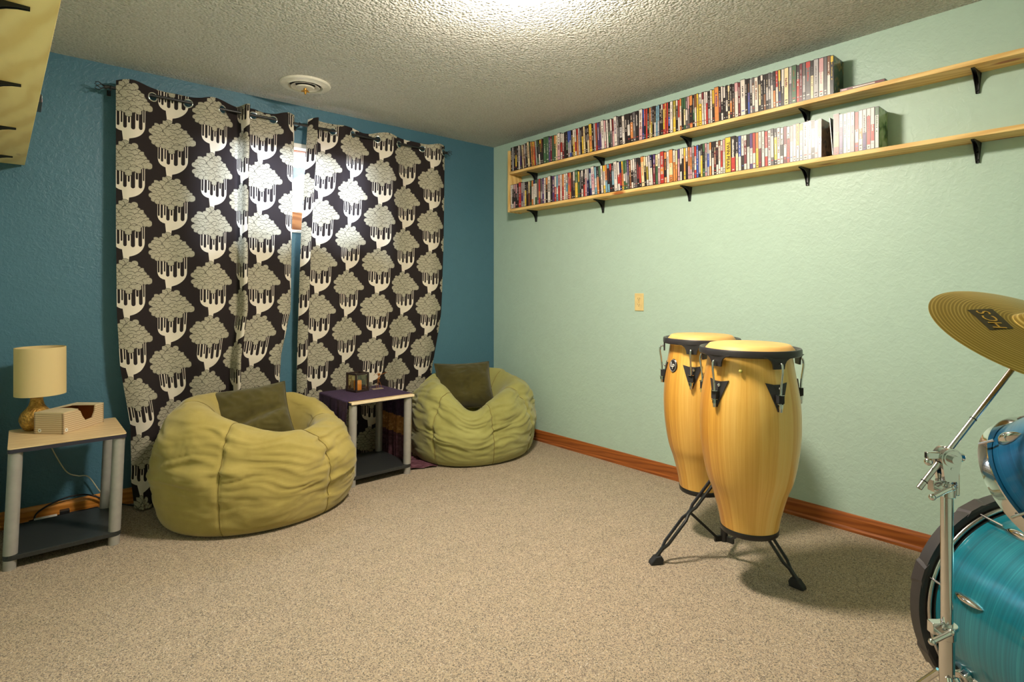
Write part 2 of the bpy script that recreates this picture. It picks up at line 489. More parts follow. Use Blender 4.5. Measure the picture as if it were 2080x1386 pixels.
def curtain(label, plan, edges, u_at, z_at, grommets, bottom, lean, pool):
    """plan: (X, offset into the room); edges: rows (z, X of one edge, X of the other)"""
    root = tag(empty('curtain', (plan[0][0], YR, 0)), label, 'curtain', 'tree print curtains')
    pl = catmull(plan, 340); s = np.r_[0, np.cumsum(np.hypot(np.diff(pl[:, 0]), np.diff(pl[:, 1])))]
    uu = s - np.interp(u_at, pl[:, 0], s)
    zt = 2.292; zs = np.r_[np.linspace(zt, 2.204, 27), np.linspace(2.19, .16, 130), np.linspace(.15, bottom, 20)]
    ez = np.array(edges)[::-1]
    P = np.zeros((len(s), len(zs), 3)); UV = np.zeros((len(s), len(zs), 2))
    x0, x1 = pl[:, 0].min(), pl[:, 0].max()
    for k, z in enumerate(zs):
        a = np.interp(z, ez[:, 0], ez[:, 1]); b_ = np.interp(z, ez[:, 0], ez[:, 2])
        f = (pl[:, 0] - x0) / (x1 - x0)
        X = a + f * (b_ - a)
        amp = .75 + .25 * max(0, (z - 1.6) / .7)
        sway = .012 * np.sin(f * 9 + z * 1.7) * min(1, (zt - z))
        y = YR - pl[:, 1] * amp - sway + lean(z, X)
        y = np.minimum(y, YW - .006)
        cr = max(0, .16 - z) / .15
        zz = z + (.010 * np.sin(f * 14) if k == 0 else 0)
        if cr > 0:
            cr = cr * np.clip((.30 - f) / .12, 0, 1) * pool
            y = y - cr * (.05 + .045 * np.sin(f * 23) + .02 * np.sin(f * 61))
            X = X + cr * .02 * np.sin(f * 31 + 1)
        P[:, k, 0] = X; P[:, k, 1] = y; P[:, k, 2] = zz
        P[:, k, 2] += .006 * np.sin(f * 2 * PI * 4.5) * max(0, (z - 2.1) / .2)
        UV[:, k, 0] = uu; UV[:, k, 1] = z - z_at
    holes = []
    for gx in grommets:
        i = int(np.argmin(np.abs(pl[:, 0] - gx))); k = 13
        holes.append((P[i, k].copy(), P[min(i + 4, len(s) - 1), k] - P[max(i - 4, 0), k]))
    c = grid_obj('panel', P, m_curtain, root, uv=UV, cut=[(h[0], .0205) for h in holes])
    for p, tx in holes:
        nrm = Vector((tx[1], -tx[0], 0)).normalized()
        g = MB(); g.torus(.0228, .0046, frame(Vector(p) + nrm * .0005, tx, nrm) @ Matrix.Diagonal((1, 1, .8, 1)), 28, 8)
        g.build('grommet', m_chrome, root, smooth=60)
    return root

plan_l = [(.385, .01), (.46, .035), (.549, 0), (.635, -.028), (.722, 0), (.81, .033), (.897, 0), (.95, -.025), (.985, -.035), (.998, .01), (1.010, .062), (1.026, .072), (1.038, .04), (1.046, -.01), (1.075, -.015), (1.12, -.02), (1.185, 0), (1.25, .028), (1.305, .005), (1.318, -.015)]
plan_r = [(1.415, .0), (1.432, .03), (1.455, .052), (1.468, .05), (1.474, .015), (1.482, -.015), (1.525, -.028), (1.586, 0), (1.655, .03), (1.731, 0), (1.82, -.028), (1.918, 0), (2.0, .03), (2.089, 0), (2.19, -.028), (2.291, 0), (2.39, .033), (2.478, 0), (2.498, -.012)]
def lean_l(z, X): return np.clip((X - .56) / .12, 0, 1) * max(0, min(1, (.75 - z) / .35)) * .06
def lean_r(z, X): return np.clip((X - 1.9) / .3, 0, 1) * max(0, min(1, (1.0 - z) / .5)) * .05 + max(0, min(1, (1.0 - z) / .6)) * .03
curtain('dark curtain with a tree print, its hem bunched on the floor beside the beige-topped table', plan_l,
        [(2.3, .382, 1.333), (1.46, .382, 1.316), (1.05, .385, 1.312), (.76, .40, 1.25), (.45, .445, 1.25), (.2, .45, 1.25), (0, .44, 1.26)],
        .645, 2.036, [.549, .722, .897, 1.072, 1.185], .012, lean_l, 1.0)
curtain('dark curtain with a tree print, hanging behind the small table under the purple cloth', plan_r,
        [(2.3, 1.415, 2.498), (1.5, 1.366, 2.49), (1.15, 1.352, 2.48), (.9, 1.345, 2.465), (.6, 1.345, 2.43), (0, 1.36, 2.40)],
        1.547, 2.005, [1.586, 1.731, 1.918, 2.089, 2.291, 2.478], .015, lean_r, 0.0)

rd = tag(empty('curtain_rod', (.318, YR, 2.25)), 'thin black curtain rod across the dark blue wall above the covered window', 'curtain rod')
MB().cyl((.345, YR, 2.252), (2.50, YR, 2.248), .008, n=14).build('rod', m_black, rd, smooth=40)
for xe, sg in ((2.50, 1), (.345, -1)):
    fz = MB()
    fz.cyl((xe, YR, 2.249), (xe + sg * .012, YR, 2.249), .011, .011, 14)
    for q in range(4):
        a = PI / 2 * q + .5; pts = []
        for k in range(15):
            tt = k / 14; rr = .003 + .016 * math.sin(PI * tt * .75)
            pts.append((xe + sg * ((.010 + .042 * tt)), YR + rr * math.cos(a + tt * 1.8), 2.249 + rr * math.sin(a + tt * 1.8)))
        fz.tube(pts, .0022, 6)
    fz.build('finial', m_black, rd, smooth=60)
for xb_ in (.36, 1.36, 2.485):
    br = MB(); br.cyl((xb_, YR, 2.24), (xb_, YW - .002, 2.24), .005, n=10); br.box((xb_, YW - .004, 2.242), (.018, .008, .03)); br.torus(.010, .003, frame((xb_, YR, 2.25), (0, 1, 0), (1, 0, 0)), 16, 6)
    br.build('rod_bracket', m_black, rd, smooth=40)

# ------------------------------------------------------------------ shelves
def bracket(mb, xw, y, z, sg, L=.100, D=.086):
    """under-shelf bracket: xw = wall plane, sg = direction out of the wall"""
    w0, w1, t = .026, .011, .003
    # arm under the board and leg down the wall, both tapering
    for (dirx, ln) in ((1, L), (0, D)):
        if dirx:
            vs = [(xw, y - w0 / 2, z - t), (xw, y + w0 / 2, z - t), (xw + sg * ln, y + w1 / 2, z - t), (xw + sg * ln, y - w1 / 2, z - t),
                  (xw, y - w0 / 2, z), (xw, y + w0 / 2, z), (xw + sg * ln, y + w1 / 2, z), (xw + sg * ln, y - w1 / 2, z)]
        else:
            vs = [(xw, y - w0 / 2, z), (xw, y + w0 / 2, z), (xw, y + w1 / 2, z - ln), (xw, y - w1 / 2, z - ln),
                  (xw + sg * t, y - w0 / 2, z), (xw + sg * t, y + w0 / 2, z), (xw + sg * t, y + w1 / 2, z - ln), (xw + sg * t, y - w1 / 2, z - ln)]
        mb.add(vs, [(0, 3, 2, 1), (4, 5, 6, 7), (0, 1, 5, 4), (1, 2, 6, 5), (2, 3, 7, 6), (3, 0, 4, 7)])
    # two side webs that curve between arm and leg
    for e in (-1, 1):
        poly = [(0, 0), (L, 0), (L, -.006)]
        for k in range(9):
            a = k / 8
            poly.append((L * (1 - a) ** 1.9 + .010 * a * 1.0, -.006 - (D - .006) * a ** 1.9))
        poly.append((0, -D))
        M = frame((xw, y + e * w0 * .40, z), (sg, 0, 0), (0, -sg, 0))
        n0 = len(mb.v)
        mb.prism(poly, M, .0025)
        for i in range(n0, len(mb.v)):     # the webs taper in towards the tips
            d = max(abs(mb.v[i].x - xw) / L, abs(mb.v[i].z - z) / D)
            mb.v[i].y = y + (mb.v[i].y - y) * (1 - .5 * min(1, d))
    mb.sphere((xw + sg * .004, y, z - D * .85), .004, 8, 6)
    mb.sphere((xw + sg * .004, y, z - D * .45), .004, 8, 6)

su = tag(empty('wall_shelf', (XW, 3.39, 1.80)), 'two-tier pine shelf with black brackets along the mint green wall', 'shelf')
XS = XW - .135
y_end = -.45
for zb in (2.095, 1.80):
    MB().bx(XS, XW, y_end, 3.377, zb, zb + .020).build('board', m_pine, su, bevel=.0015)
MB().bx(XS, XW, 3.377, 3.397, 1.795, 2.285).build('end_panel', m_pinez, su, bevel=.0015)
for zb in (2.095, 1.80):
    for y in (3.204, 2.529, 1.856, 1.179, .495, -.18):
        k = MB(); bracket(k, XW, y, zb, -1); k.build('bracket', m_black, su, smooth=30)

def left_edge(y): return .016 + (3.72 - y) * .0231      # front edge, parallel to the skewed wall
sl = tag(empty('wall_shelf', (-.06, 2.4, 1.80)), 'single knotty pine shelf seen from below beside the dark blue wall', 'shelf')
b = MB()
vs = []
for z in (1.80, 1.82):
    for (x, y) in ((left_edge(3.72) - .15, 3.72), (left_edge(3.72), 3.72), (left_edge(1.03), 1.03), (left_edge(1.03) - .15, 1.03)):
        vs.append((x, y, z))
b.add(vs, [(0, 3, 2, 1), (4, 5, 6, 7), (0, 1, 5, 4), (1, 2, 6, 5), (2, 3, 7, 6), (3, 0, 4, 7)][::1])
b.build('board', wood_mat('knotty_pine', srgb(246, 220, 154), srgb(234, 202, 130), 'Y', True, .5, 5), sl, bevel=.0015)
for y in (3.51, 2.89, 2.27, 1.64, 1.12):
    k = MB(); bracket(k, left_edge(y) - .148, y, 1.80, 1); k.build('bracket', m_black, sl, smooth=30)
# a case lying on that shelf, its end just past the edge
xe = left_edge(2.6) + .014
fl_ = MB(); fl_.bx(xe - .19, xe, 2.52, 2.66, 1.8205, 1.848, 0); fl_.bx(xe - .0005, xe + .0006, 2.525, 2.655, 1.824, 1.836, 1); fl_.bx(xe - .0005, xe + .0006, 2.525, 2.62, 1.838, 1.845, 2)
tag(fl_.build('disc_case', [m_black, plain('red_card', srgb(170, 70, 50), .4), plain('grey_card', srgb(190, 180, 170), .4)], bevel=.001),
    'reddish case lying flat on the knotty pine shelf, its end over the edge', 'disc case')

# ------------------------------------------------------------------ disc cases
PAL = dict(w=(224, 213, 204), c=(228, 206, 160), k=(46, 38, 38), g=(104, 98, 100), s=(178, 172, 174), r=(186, 62, 54), o=(212, 136, 76),
           y=(224, 188, 66), b=(70, 92, 172), n=(42, 46, 96), t=(60, 130, 140), u=(92, 68, 120), p=(208, 158, 162), m=(120, 48, 56),
           e=(70, 104, 72), v=(164, 146, 54), l=(124, 168, 190), i=(132, 84, 56))
NAMES = dict(w='white', c='cream', k='black', g='grey', s='silver-grey', r='red', o='orange', y='yellow', b='blue', n='navy', t='teal',
             u='purple', p='pink', m='maroon', e='green', v='olive', l='pale blue', i='brown')
PK = list(PAL)
m_case = plain('case_plastic', srgb(38, 32, 34), .3)
dvd_mats = [m_case] + [plain('card_' + NAMES[k].replace(' ', '_').replace('-', '_'), srgb(*PAL[k]), .33, 0, .5, .10, 60) for k in PK]
MI = {k: i + 1 for i, k in enumerate(PK)}
def cover_mat(name, c1, c2, c3, rough=.25):
    t = NT(name); v = t.coord(); a = t.noise(v, 16, 2, .5, .4)
    col = t.ramp(a.outputs['Fac'], [(.40, c1), (.52, c2), (.62, c3)])
    t.bsdf(col, rough); return t.mat
dvd_mats.append(cover_mat('dark_green_cover', srgb(30, 44, 36), srgb(60, 84, 66), srgb(150, 120, 70)))
dvd_mats.append(cover_mat('pale_green_cover', srgb(58, 96, 44), srgb(150, 178, 130), srgb(176, 196, 160)))
dvd_mats.append(cover_mat('brown_cover', srgb(150, 88, 60), srgb(186, 118, 80), srgb(110, 66, 48)))
MI['cov1'] = len(dvd_mats) - 3; MI['cov2'] = len(dvd_mats) - 2; MI['cov3'] = len(dvd_mats) - 1
XD = 2.928
ORD1 = ['', 'first', 'second', 'third', 'fourth', 'fifth', 'sixth', 'seventh', 'eighth', 'ninth', 'tenth', 'eleventh', 'twelfth', 'thirteenth', 'fourteenth',
        'fifteenth', 'sixteenth', 'seventeenth', 'eighteenth', 'nineteenth']
TENS = ['', '', 'twenty', 'thirty', 'forty', 'fifty', 'sixty', 'seventy', 'eighty', 'ninety']
TENTH = ['', '', 'twentieth', 'thirtieth', 'fortieth', 'fiftieth', 'sixtieth', 'seventieth', 'eightieth', 'ninetieth']
def ordinal(n):
    if n >= 100:
        return 'hundredth' if n == 100 else 'hundred-and-' + ordinal(n - 100)
    if n < 20: return ORD1[n]
    return TENTH[n // 10] if n % 10 == 0 else TENS[n // 10] + '-' + ORD1[n % 10]

def disc_case(base, acc, w, h, y0, z0, a, cover=None, text=None):
    """spine faces -X; y0 = corner end of its foot, leaning by a towards the corner"""
    dep = .128; jx = random.uniform(-.002, .002)
    b_ = MB(); x0 = 0.0
    mi = [0] * 6
    b_.bx(0, dep, -w, 0, 0, h, 0)
    if cover: b_.add([(.001, -w - .0004, .003), (dep - .001, -w - .0004, .003), (dep - .001, -w - .0004, h - .003), (.001, -w - .0004, h - .003)], [(0, 1, 2, 3)], MI[cover])
    e_ = .0016; x = -.0005
    def q(ya, yb, za, zb, m, dx=0):
        b_.add([(x - dx, ya, za), (x - dx, ya, zb), (x - dx, yb, zb), (x - dx, yb, za)], [(0, 1, 2, 3)], MI[m])
    yl, yr = -e_, -w + e_
    zz = [.003, h - .003]
    # base sheet cut in bands
    lo = random.uniform(.12, .3) * h; hi = random.uniform(.5, .85) * h
    bands = []
    ac = acc[0] if acc else None
    style = random.random()
    if ac is None: bands = [(zz[0], zz[1], base)]
    elif style < .3: bands = [(zz[0], lo, base), (lo, hi, ac), (hi, zz[1], base)]
    elif style < .55: bands = [(zz[0], hi * .8, ac), (hi * .8, zz[1], base)]
    elif style < .8: bands = [(zz[0], hi, base), (hi, zz[1], ac)]
    else: bands = [(zz[0], lo, ac), (lo, hi, base), (hi, zz[1], ac)]
    for (za, zb, m) in bands: q(yl, yr, za, zb, m)
    light = base in 'wcsylpo'
    if not text:
        tc = ac if (ac and style >= .55) else random.choice('kmguik' if light else 'wwcsgsi')
        z = h * random.uniform(.80, .92); stop = h * random.uniform(.30, .5)
        wd = (w - 2 * e_) * random.uniform(.25, .55); yc = (yl + yr) / 2
        while z > stop:
            gl = random.uniform(.0035, .008)
            if random.random() < .82: q(yc + wd / 2, yc - wd / 2 * random.uniform(.3, 1), z - gl, z, tc, .0002)
            z -= gl + random.uniform(.0012, .003)
        if random.random() < .45:
            q(yc + (w * .2), yc - w * .2, .010, .015, 'k' if light else 'w', .0002)
        if random.random() < .6:
            q(yc + (w * .28), yc - w * .28, .023, .028, random.choice('kgrb') if light else random.choice('wsr'), .0002)
    M = Matrix.Translation((XD + jx, y0, z0)) @ Matrix.Rotation(-a, 4, 'X')
    root = Vector((XD, y0, z0))
    for i, v in enumerate(b_.v): b_.v[i] = M @ v
    o = b_
    me_off = root
    b_.v = [v - me_off for v in b_.v]
    ob = b_.build('disc_case', dvd_mats)
    ob.location = root
    return ob

def parse(s): 
    out = []
    for tk in s.split():
        wd = 1.0 + .55 * tk.count('+'); tk = tk.replace('+', '')
        out.append((tk[0], tk[1:], wd))
    return out
UPPER = [  # (from Y, to Y, lean, spines)
    (3.366, 3.236, .02, 'k s k ky k w ug'), (3.236, 2.993, .085, 'c i gs k c+ ke o yo ro s ke kw ky ki'), (2.993, 2.763, .02, 'e+ e+ u m e eo c wp+ wr mw k'),
    (2.763, 2.286, .055, 'ke sb sb k yw wr or s k ky c k kc yo+ k s ir u gu w+ wp w ke gw pm w+ g'),
    (2.286, 2.135, .045, 'ks w k kw ko g k'), (2.135, 1.872, .008, 'wp++ nb rk r ke oc gv k kw l ls k kw ry or r kb w+ vy+'),
    (1.872, 1.558, .02, 'kw rw wo ke ce gw gp ko+ ke wi y wy+ wm w wr ks w ky o++ km kw kw'),
    (1.558, 1.258, .02, 'kw kc ko ki wp+ m w++ k kb ks gw w+ kc kw ki ks gs gw ko rw ny'),
    (1.258, 1.012, .0, 'kw c+ sg e+ kr m gs gr+ kc s+ wp+ g iw ky')]
LOWER = [
    (3.366, 2.763, .01, 'w kw kp kp k r+ us s ky k ci ke ow wn ew g or sg u w ko w+ k u rw wl pr w ro w'),
    (2.763, 2.548, .02, 'wl ro or k kw ey+ ye k kw kr wp ns'), (2.548, 2.282, .06, 'nl wp+ wl ko ek w yw ol lk kr kl w+ rw'),
    (2.282, 2.03, .06, 'rn yo we es ug i kw gw g km kr co+ kc wv ws nw'), (2.03, 1.872, .02, 'um ce wp ro+ ko w co+ wo'),
    (1.872, 1.560, .012, 'oc pu kw wk oy wk op po gs wr b ks ky ke ps bs wo kw km wk wi wr wp'),
    (1.560, 1.262, .012, 'T++ kr+ kc bw wk mw wk wu rw yo wm w rw ws gw ky w'),
    (1.262, 1.066, .0, 'wk wm wr wp ws yw wy ws+ w kw wp ow')]
last_l = [(1.030, 1.016, .075, 'w'), (1.013, .824, .0, 'or+ wu wl w wp wr ow wu wr rw we')]
def row(segs, zb, shelf, start=1):
    n = start - 1; prev = 0.0
    items = []
    for si, (ya, yb, a, sp) in enumerate(segs):
        ds = parse(sp)
        gap = max(0.0, .19 * (math.tan(a) - math.tan(prev))) if si else .19 * math.tan(a)
        tail = 0.0
        tot = sum(d[2] for d in ds); avail = (ya - yb) - gap
        y = ya - gap
        for (bs_, ac, wd) in ds:
            w = avail * wd / tot
            items.append((bs_, ac, w * .985 * math.cos(a), y, a)); y -= w
        prev = a
    for i, (bs_, ac, w, y, a) in enumerate(items):
        n += 1
        h = random.choice([.190, .190, .190, .189, .191, .186])
        special = bs_ == 'T'
        base = 'y' if special else bs_
        if shelf == 'upper' and (bs_, ac) == ('e', '') and n < 26: h = .200
        if w > .024: h = .196
        cov = None
        if shelf == 'upper' and i == len(items) - 1: cov = 'cov1'; ac = 'y'
        if shelf == 'lower' and start > 1 and i == len(items) - 1: cov = 'cov2'
        if shelf == 'lower' and start == 1 and i == len(items) - 1: cov = 'cov3'
        zo = zb + .0205 + (w * math.sin(a) if a > 0 else 0)
        ob = disc_case(base, ac, w, h, y, zo, a, cov, special)
        d = NAMES[base] + (' and ' + NAMES[ac[0]] if ac and ac[0] != base else '')
        tag(ob, f'{d} disc case, {ordinal(n)} from the pine end panel on the {shelf} board' if not special else
            'thick yellow disc set with black lettering on the lower board', 'disc case', f'disc cases on the {shelf} board')
        if special: TP.append((ob, w, h, y, zo, a))
        ALLD.append(ob)
    return n
TP = []; ALLD = []
row(UPPER, 2.095, 'upper')
nn = row(LOWER, 1.80, 'lower')
row(last_l, 1.80, 'lower', nn + 1)
# one case lying flat beside the upper row
f_ = MB(); f_.bx(2.930, 3.05, .800, .985, 2.1155, 2.1295, 0); f_.bx(2.9294, 2.9300, .803, .982, 2.118, 2.127, MI['m']); f_.bx(2.9290, 2.9295, .84, .93, 2.120, 2.125, MI['w'])
f_.bx(2.9290, 2.9295, .955, .978, 2.119, 2.126, MI['p'])
tag(f_.build('disc_case', dvd_mats), 'dark maroon disc case lying flat past the end of the upper row', 'disc case', 'disc cases on the upper board')

def text_mesh(name, txt, size, M, mat, parent, ext=.0006, align='CENTER', local=False):
    cu = bpy.data.curves.new('t', 'FONT'); cu.body = txt; cu.size = size; cu.extrude = ext; cu.align_x = align; cu.align_y = 'CENTER'; cu.resolution_u = 3
    to = bpy.data.objects.new('t', cu); COL.objects.link(to)
    bpy.context.view_layer.update()
    me = bpy.data.meshes.new_from_object(to.evaluated_get(bpy.context.evaluated_depsgraph_get()))
    bpy.data.objects.remove(to); me.name = name
    me.transform(M)
    if parent is not None and not local:
        me.transform(Matrix.Translation(-root_offset(parent)))
    me.materials.clear(); me.materials.append(mat)
    o = bpy.data.objects.new(name, me); COL.objects.link(o)
    if parent is not None: o.parent = parent
    return o
m_ink = plain('black_ink', (.02, .02, .02, 1), .5)
if TP:
    ob, w, h, y, z, a = TP[0]
    M = frame((XD - .004, y - w / 2, z + h * .48), (0, 0, -1), (-1, 0, 0))
    text_mesh('lettering', 'TWIN PEAKS', .026, M, m_ink, ob)

# ------------------------------------------------------------------ outlet
ou = tag(empty('wall_outlet', (XW, 2.227, 1.0975)), 'cream power outlet plate on the mint green wall above the conga drums', 'outlet')
m_cream = plain('cream_plastic', srgb(226, 200, 140), .35)
MB().bx(XW - .006, XW, 2.192, 2.262, 1.040, 1.155).build('cover_plate', m_cream, ou, bevel=.003)
for dz in (.0195, -.0195):
    rc = MB(); rc.prism([(.0145 * math.cos(t_), max(-.0115, min(.0115, .0145 * math.sin(t_)))) for t_ in np.linspace(0, 2 * PI, 24, endpoint=False)], frame((XW - .005, 2.227, 1.0975 + dz), (0, 1, 0), (-1, 0, 0)), .0025)
    r_ = rc.build('receptacle', m_cream, ou)
    sl_ = MB(); sl_.bx(XW - .0079, XW - .0073, 2.227 - .0075, 2.227 - .0050, 1.0975 + dz, 1.0975 + dz + .009); sl_.bx(XW - .0079, XW - .0073, 2.227 + .005, 2.227 + .0075, 1.0975 + dz, 1.0975 + dz + .009)
    sl_.cyl((XW - .0073, 2.227, 1.0975 + dz - .006), (XW - .0079, 2.227, 1.0975 + dz - .006), .0028, n=10)
    sl_.build('slot', m_ink, r_)
MB().cyl((XW - .0055, 2.227, 1.0975), (XW - .0075, 2.227, 1.0975), .003, n=10).build('screw', m_gold, ou)

# ------------------------------------------------------------------ end tables
m_lam = wood_mat('beige_laminate', srgb(222, 194, 148), srgb(206, 172, 122), 'X', False, .35, 12)
m_navy = plain('dark_edge', srgb(44, 42, 56), .45)
m_shelf = plain('black_laminate', srgb(44, 46, 46), .33, 0, .5, .2, 200)
def rrect(x0, x1, y0, y1, r):
    p = []
    for (cx, cy, a0) in ((x1 - r, y1 - r, 0), (x0 + r, y1 - r, PI / 2), (x0 + r, y0 + r, PI), (x1 - r, y0 + r, 1.5 * PI)):
        for k in range(5): p.append((cx + r * math.cos(a0 + k * PI / 8), cy + r * math.sin(a0 + k * PI / 8)))
    return p
def end_table(label, x0, x1, y0, y1, zt, shear, topmat):
    t = tag(empty('end_table', ((x0 + x1) / 2, (y0 + y1) / 2, 0)), label, 'table')
    sh = Matrix.Identity(4); sh[0][2] = shear
    xf = lambda mb: [mb.v.__setitem__(i, sh @ v) for i, v in enumerate(mb.v)]
    I = Matrix.Translation
    a = MB(); a.prism(rrect(x0, x1, y0, y1, .012), I((0, 0, zt - .005)), .005); xf(a); a.build('tabletop', topmat, t, bevel=.001)
    a = MB(); a.prism(rrect(x0, x1, y0, y1, .012), I((0, 0, zt - .021)), .016); xf(a); a.build('tabletop_edge', m_navy, t)
    a = MB(); a.prism(rrect(x0 + .002, x1 - .002, y0 + .004, y1 - .004, .03), I((0, 0, .042)), .020); xf(a); a.build('lower_shelf', m_shelf, t, bevel=.002)
    for lx in (x0 + .027, x1 - .027):
        for ly in (y0 + .028, y1 - .028):
            a = MB(); a.cyl((lx, ly, .0), (lx, ly, .041), .022, .023, 20); a.cyl((lx, ly, .063), (lx, ly, zt - .0215), .0245, .0245, 20); xf(a)
            a.build('leg', m_silver, t, smooth=40)
    return t
end_table('beige-topped end table with silver tube legs carrying the lamp', -.062, .352, 3.145, 3.57, .512, .04, m_lam)
ctab = end_table('end table with silver tube legs between the bean bags, draped in purple cloth', 1.465, 1.895, 3.135, 3.57, .508, .015, m_lam)

ft_ = MB(); ft_.bx(1.475, 1.904, 3.128, 3.1355, .4925, .5085); ft_.build('front_edge_strip', plain('cream_edge_band', srgb(232, 212, 176), .4), ctab, bevel=.002)

# purple cloth with gold bands
def cloth_mat():
    t = NT('purple_sari_cloth'); uv = t.n('UVMap'); sp = t.n('SeparateXYZ'); t.l(uv.outputs[0], sp.inputs[0])
    v = t.coord('UV'); nz = t.noise(v, 45, 4, .7)
    ab = t.n('Math', operation='ABSOLUTE'); t.l(sp.outputs[0], ab.inputs[0])
    col = t.ramp(nz.outputs['Fac'], [(.35, srgb(48, 34, 58)), (.7, srgb(76, 56, 86))])
    gold = t.ramp(nz.outputs['Fac'], [(.35, srgb(128, 84, 44)), (.55, srgb(176, 122, 66)), (.72, srgb(232, 190, 140))])
    mar = t.ramp(nz.outputs['Fac'], [(.35, srgb(70, 36, 44)), (.7, srgb(120, 78, 90))])
    g1 = t.n('Math', operation='COMPARE'); t.l(ab.outputs[0], g1.inputs[0]); g1.inputs[1].default_value = .455; g1.inputs[2].default_value = .06
    g2 = t.n('Math', operation='GREATER_THAN'); t.l(ab.outputs[0], g2.inputs[0]); g2.inputs[1].default_value = .515
    c = t.mixc(g1.outputs[0], col, gold); c = t.mixc(g2.outputs[0], c, mar)
    t.bsdf(c, .7, 0, .3); t.bump(nz.outputs['Fac'], .2, .003)
    return t.mat
m_cloth = cloth_mat()
zt = .5095; xl, xr = 1.470, 1.905
path = []     # (x, z) across the table: down one side, over, down the other side
L_tot = .68
us = np.linspace(-L_tot, .87, 250); half = (xr - xl) / 2; cxm = (xl + xr) / 2
Pc = np.zeros((len(us), 60, 3)); UVc = np.zeros((len(us), 60, 2))
ys = np.linspace(3.165, 3.585, 60)
for i, u_ in enumerate(us):
    for j, y in enumerate(ys):
        s_ = abs(u_) - half; sg = 1 if u_ > 0 else -1
        if s_ <= 0: x, z, yy = cxm + u_, zt + .0008, y
        else:
            z = zt - s_; fold = .011 * math.sin(y * 55 + sg) + .007 * math.sin(y * 110)
            k = min(1, s_ / .3)
            x = cxm + sg * (half + .004 + k * (.012 + fold)); yy = y - k * .02 * (y - 3.37) * 4 + k * .01
            if z < .012:
                ex = .012 - z; z = .008 + .004 * math.sin(ex * 60 + y * 40) + .004; x += sg * ex * (1.1 if sg > 0 else .3)
                if sg > 0: yy -= ex * .4
            if sg < 0: yy += 0
        Pc[i, j] = (x, yy, z); UVc[i, j] = (u_, y)
tag(grid_obj('table_cloth', Pc, m_cloth, uv=UVc, thick=.0015), 'dark purple cloth with gold bands draped over the small table between the bean bags', 'cloth')

# lantern, glass and wire figure on the cloth
lm = tag(empty('candle_lantern', (1.673, 3.46, .5115)), 'square black glass lantern with an orange candle on the purple cloth', 'lantern')
MLn = Matrix.Translation((1.673, 3.46, .5115)) @ Matrix.Rotation(.2, 4, 'Z')
a = MB(); hw = .052; hh = .122
for sx in (-1, 1):
    for sy in (-1, 1): a.box((sx * (hw - .005), sy * (hw - .005), hh / 2), (.011, .011, hh), 0, MLn)
for z in (.006, hh - .006):
    for sx in (-1, 1):
        a.box((sx * (hw - .005), 0, z), (.010, 2 * hw - .02, .012), 0, MLn); a.box((0, sx * (hw - .005), z), (2 * hw - .02, .010, .012), 0, MLn)
a.build('lantern_frame', plain('dark_bronze', srgb(44, 30, 28), .4), lm)
MB().box((0, 0, .004), (2 * hw - .012, 2 * hw - .012, .008), 0, MLn).build('lantern_base', m_blackmat, lm)
m_amber = glass_mat('smoky_glass', (.95, .92, .80, 1), .10)
for q in range(4):
    MB().box((0, hw - .005, hh / 2), (2 * hw - .02, .002, hh - .024), 0, MLn @ Matrix.Rotation(PI / 2 * q, 4, 'Z')).build('lantern_pane', m_amber, lm)
cd = MB(); cd.lathe([(.0, .008), (.026, .008), (.026, .066), (.022, .070), (.0, .066)], 24, MLn)
cdo = cd.build('candle', plain('orange_wax', srgb(232, 150, 50), .5), lm, smooth=50)
MB().cyl((1.673, 3.46, .5115 + .066), (1.674, 3.46, .5115 + .078), .0012, n=6).build('wick', m_ink, cdo)

gl = MB(); gl.lathe([(.0, .002), (.013, .002), (.017, .045), (.0158, .045), (.0118, .005), (.0, .005)], 20, Matrix.Translation((1.765, 3.475, .5112)))
tag(gl.build('shot_glass', glass_mat('clear_glass', (.92, .92, .92, 1), .16), smooth=40), 'tiny clear glass between the lantern and the wire figure', 'glass')

wf = tag(empty('wire_figure', (1.815, 3.44, .5115)), 'small brass wire figure with spread arms on the purple cloth', 'figurine')
a = MB(); a.box((1.805, 3.44, .5135), (.075, .035, .004)); a.build('figure_base', plain('pale_stand', srgb(150, 132, 110), .4), wf)
a = MB(); F0 = Vector((1.815, 3.44, .5155))
rw = random.Random(3)
for dx, dy in ((-.022, -.006), (.004, .012), (.022, -.004)): a.tube([F0 + Vector((dx, dy, 0)), F0 + Vector((dx * .5, dy * .5, .035)), F0 + Vector((0, 0, .062))], .0014, 6)
a.tube([F0 + Vector((0, 0, .058)), F0 + Vector((-.004, 0, .085)), F0 + Vector((-.010, 0, .125))], .0013, 6)
a.tube([F0 + Vector((.004, 0, .088)), F0 + Vector((.03, -.004, .095)), F0 + Vector((.062, -.006, .104))], .0013, 6)
a.tube([F0 + Vector((-.003, 0, .088)), F0 + Vector((-.022, .004, .10)), F0 + Vector((-.034, .004, .088))], .0013, 6)
for _ in range(16):
    d = Vector((rw.uniform(-1, 1), rw.uniform(-1, 1), rw.uniform(-1, 1))).normalized()
    c_ = F0 + Vector((rw.uniform(-.008, .008), 0, rw.choice((.058, .092)) + rw.uniform(-.012, .012)))
    a.tube([c_, c_ + d * .014], .0010, 5)
a.sphere(F0 + Vector((0, 0, .066)), .008, 10, 8); a.sphere(F0 + Vector((.003, 0, .092)), .009, 10, 8)
a.build('wire_body', plain('copper_wire', srgb(176, 110, 50), .3, .7), wf, smooth=60)

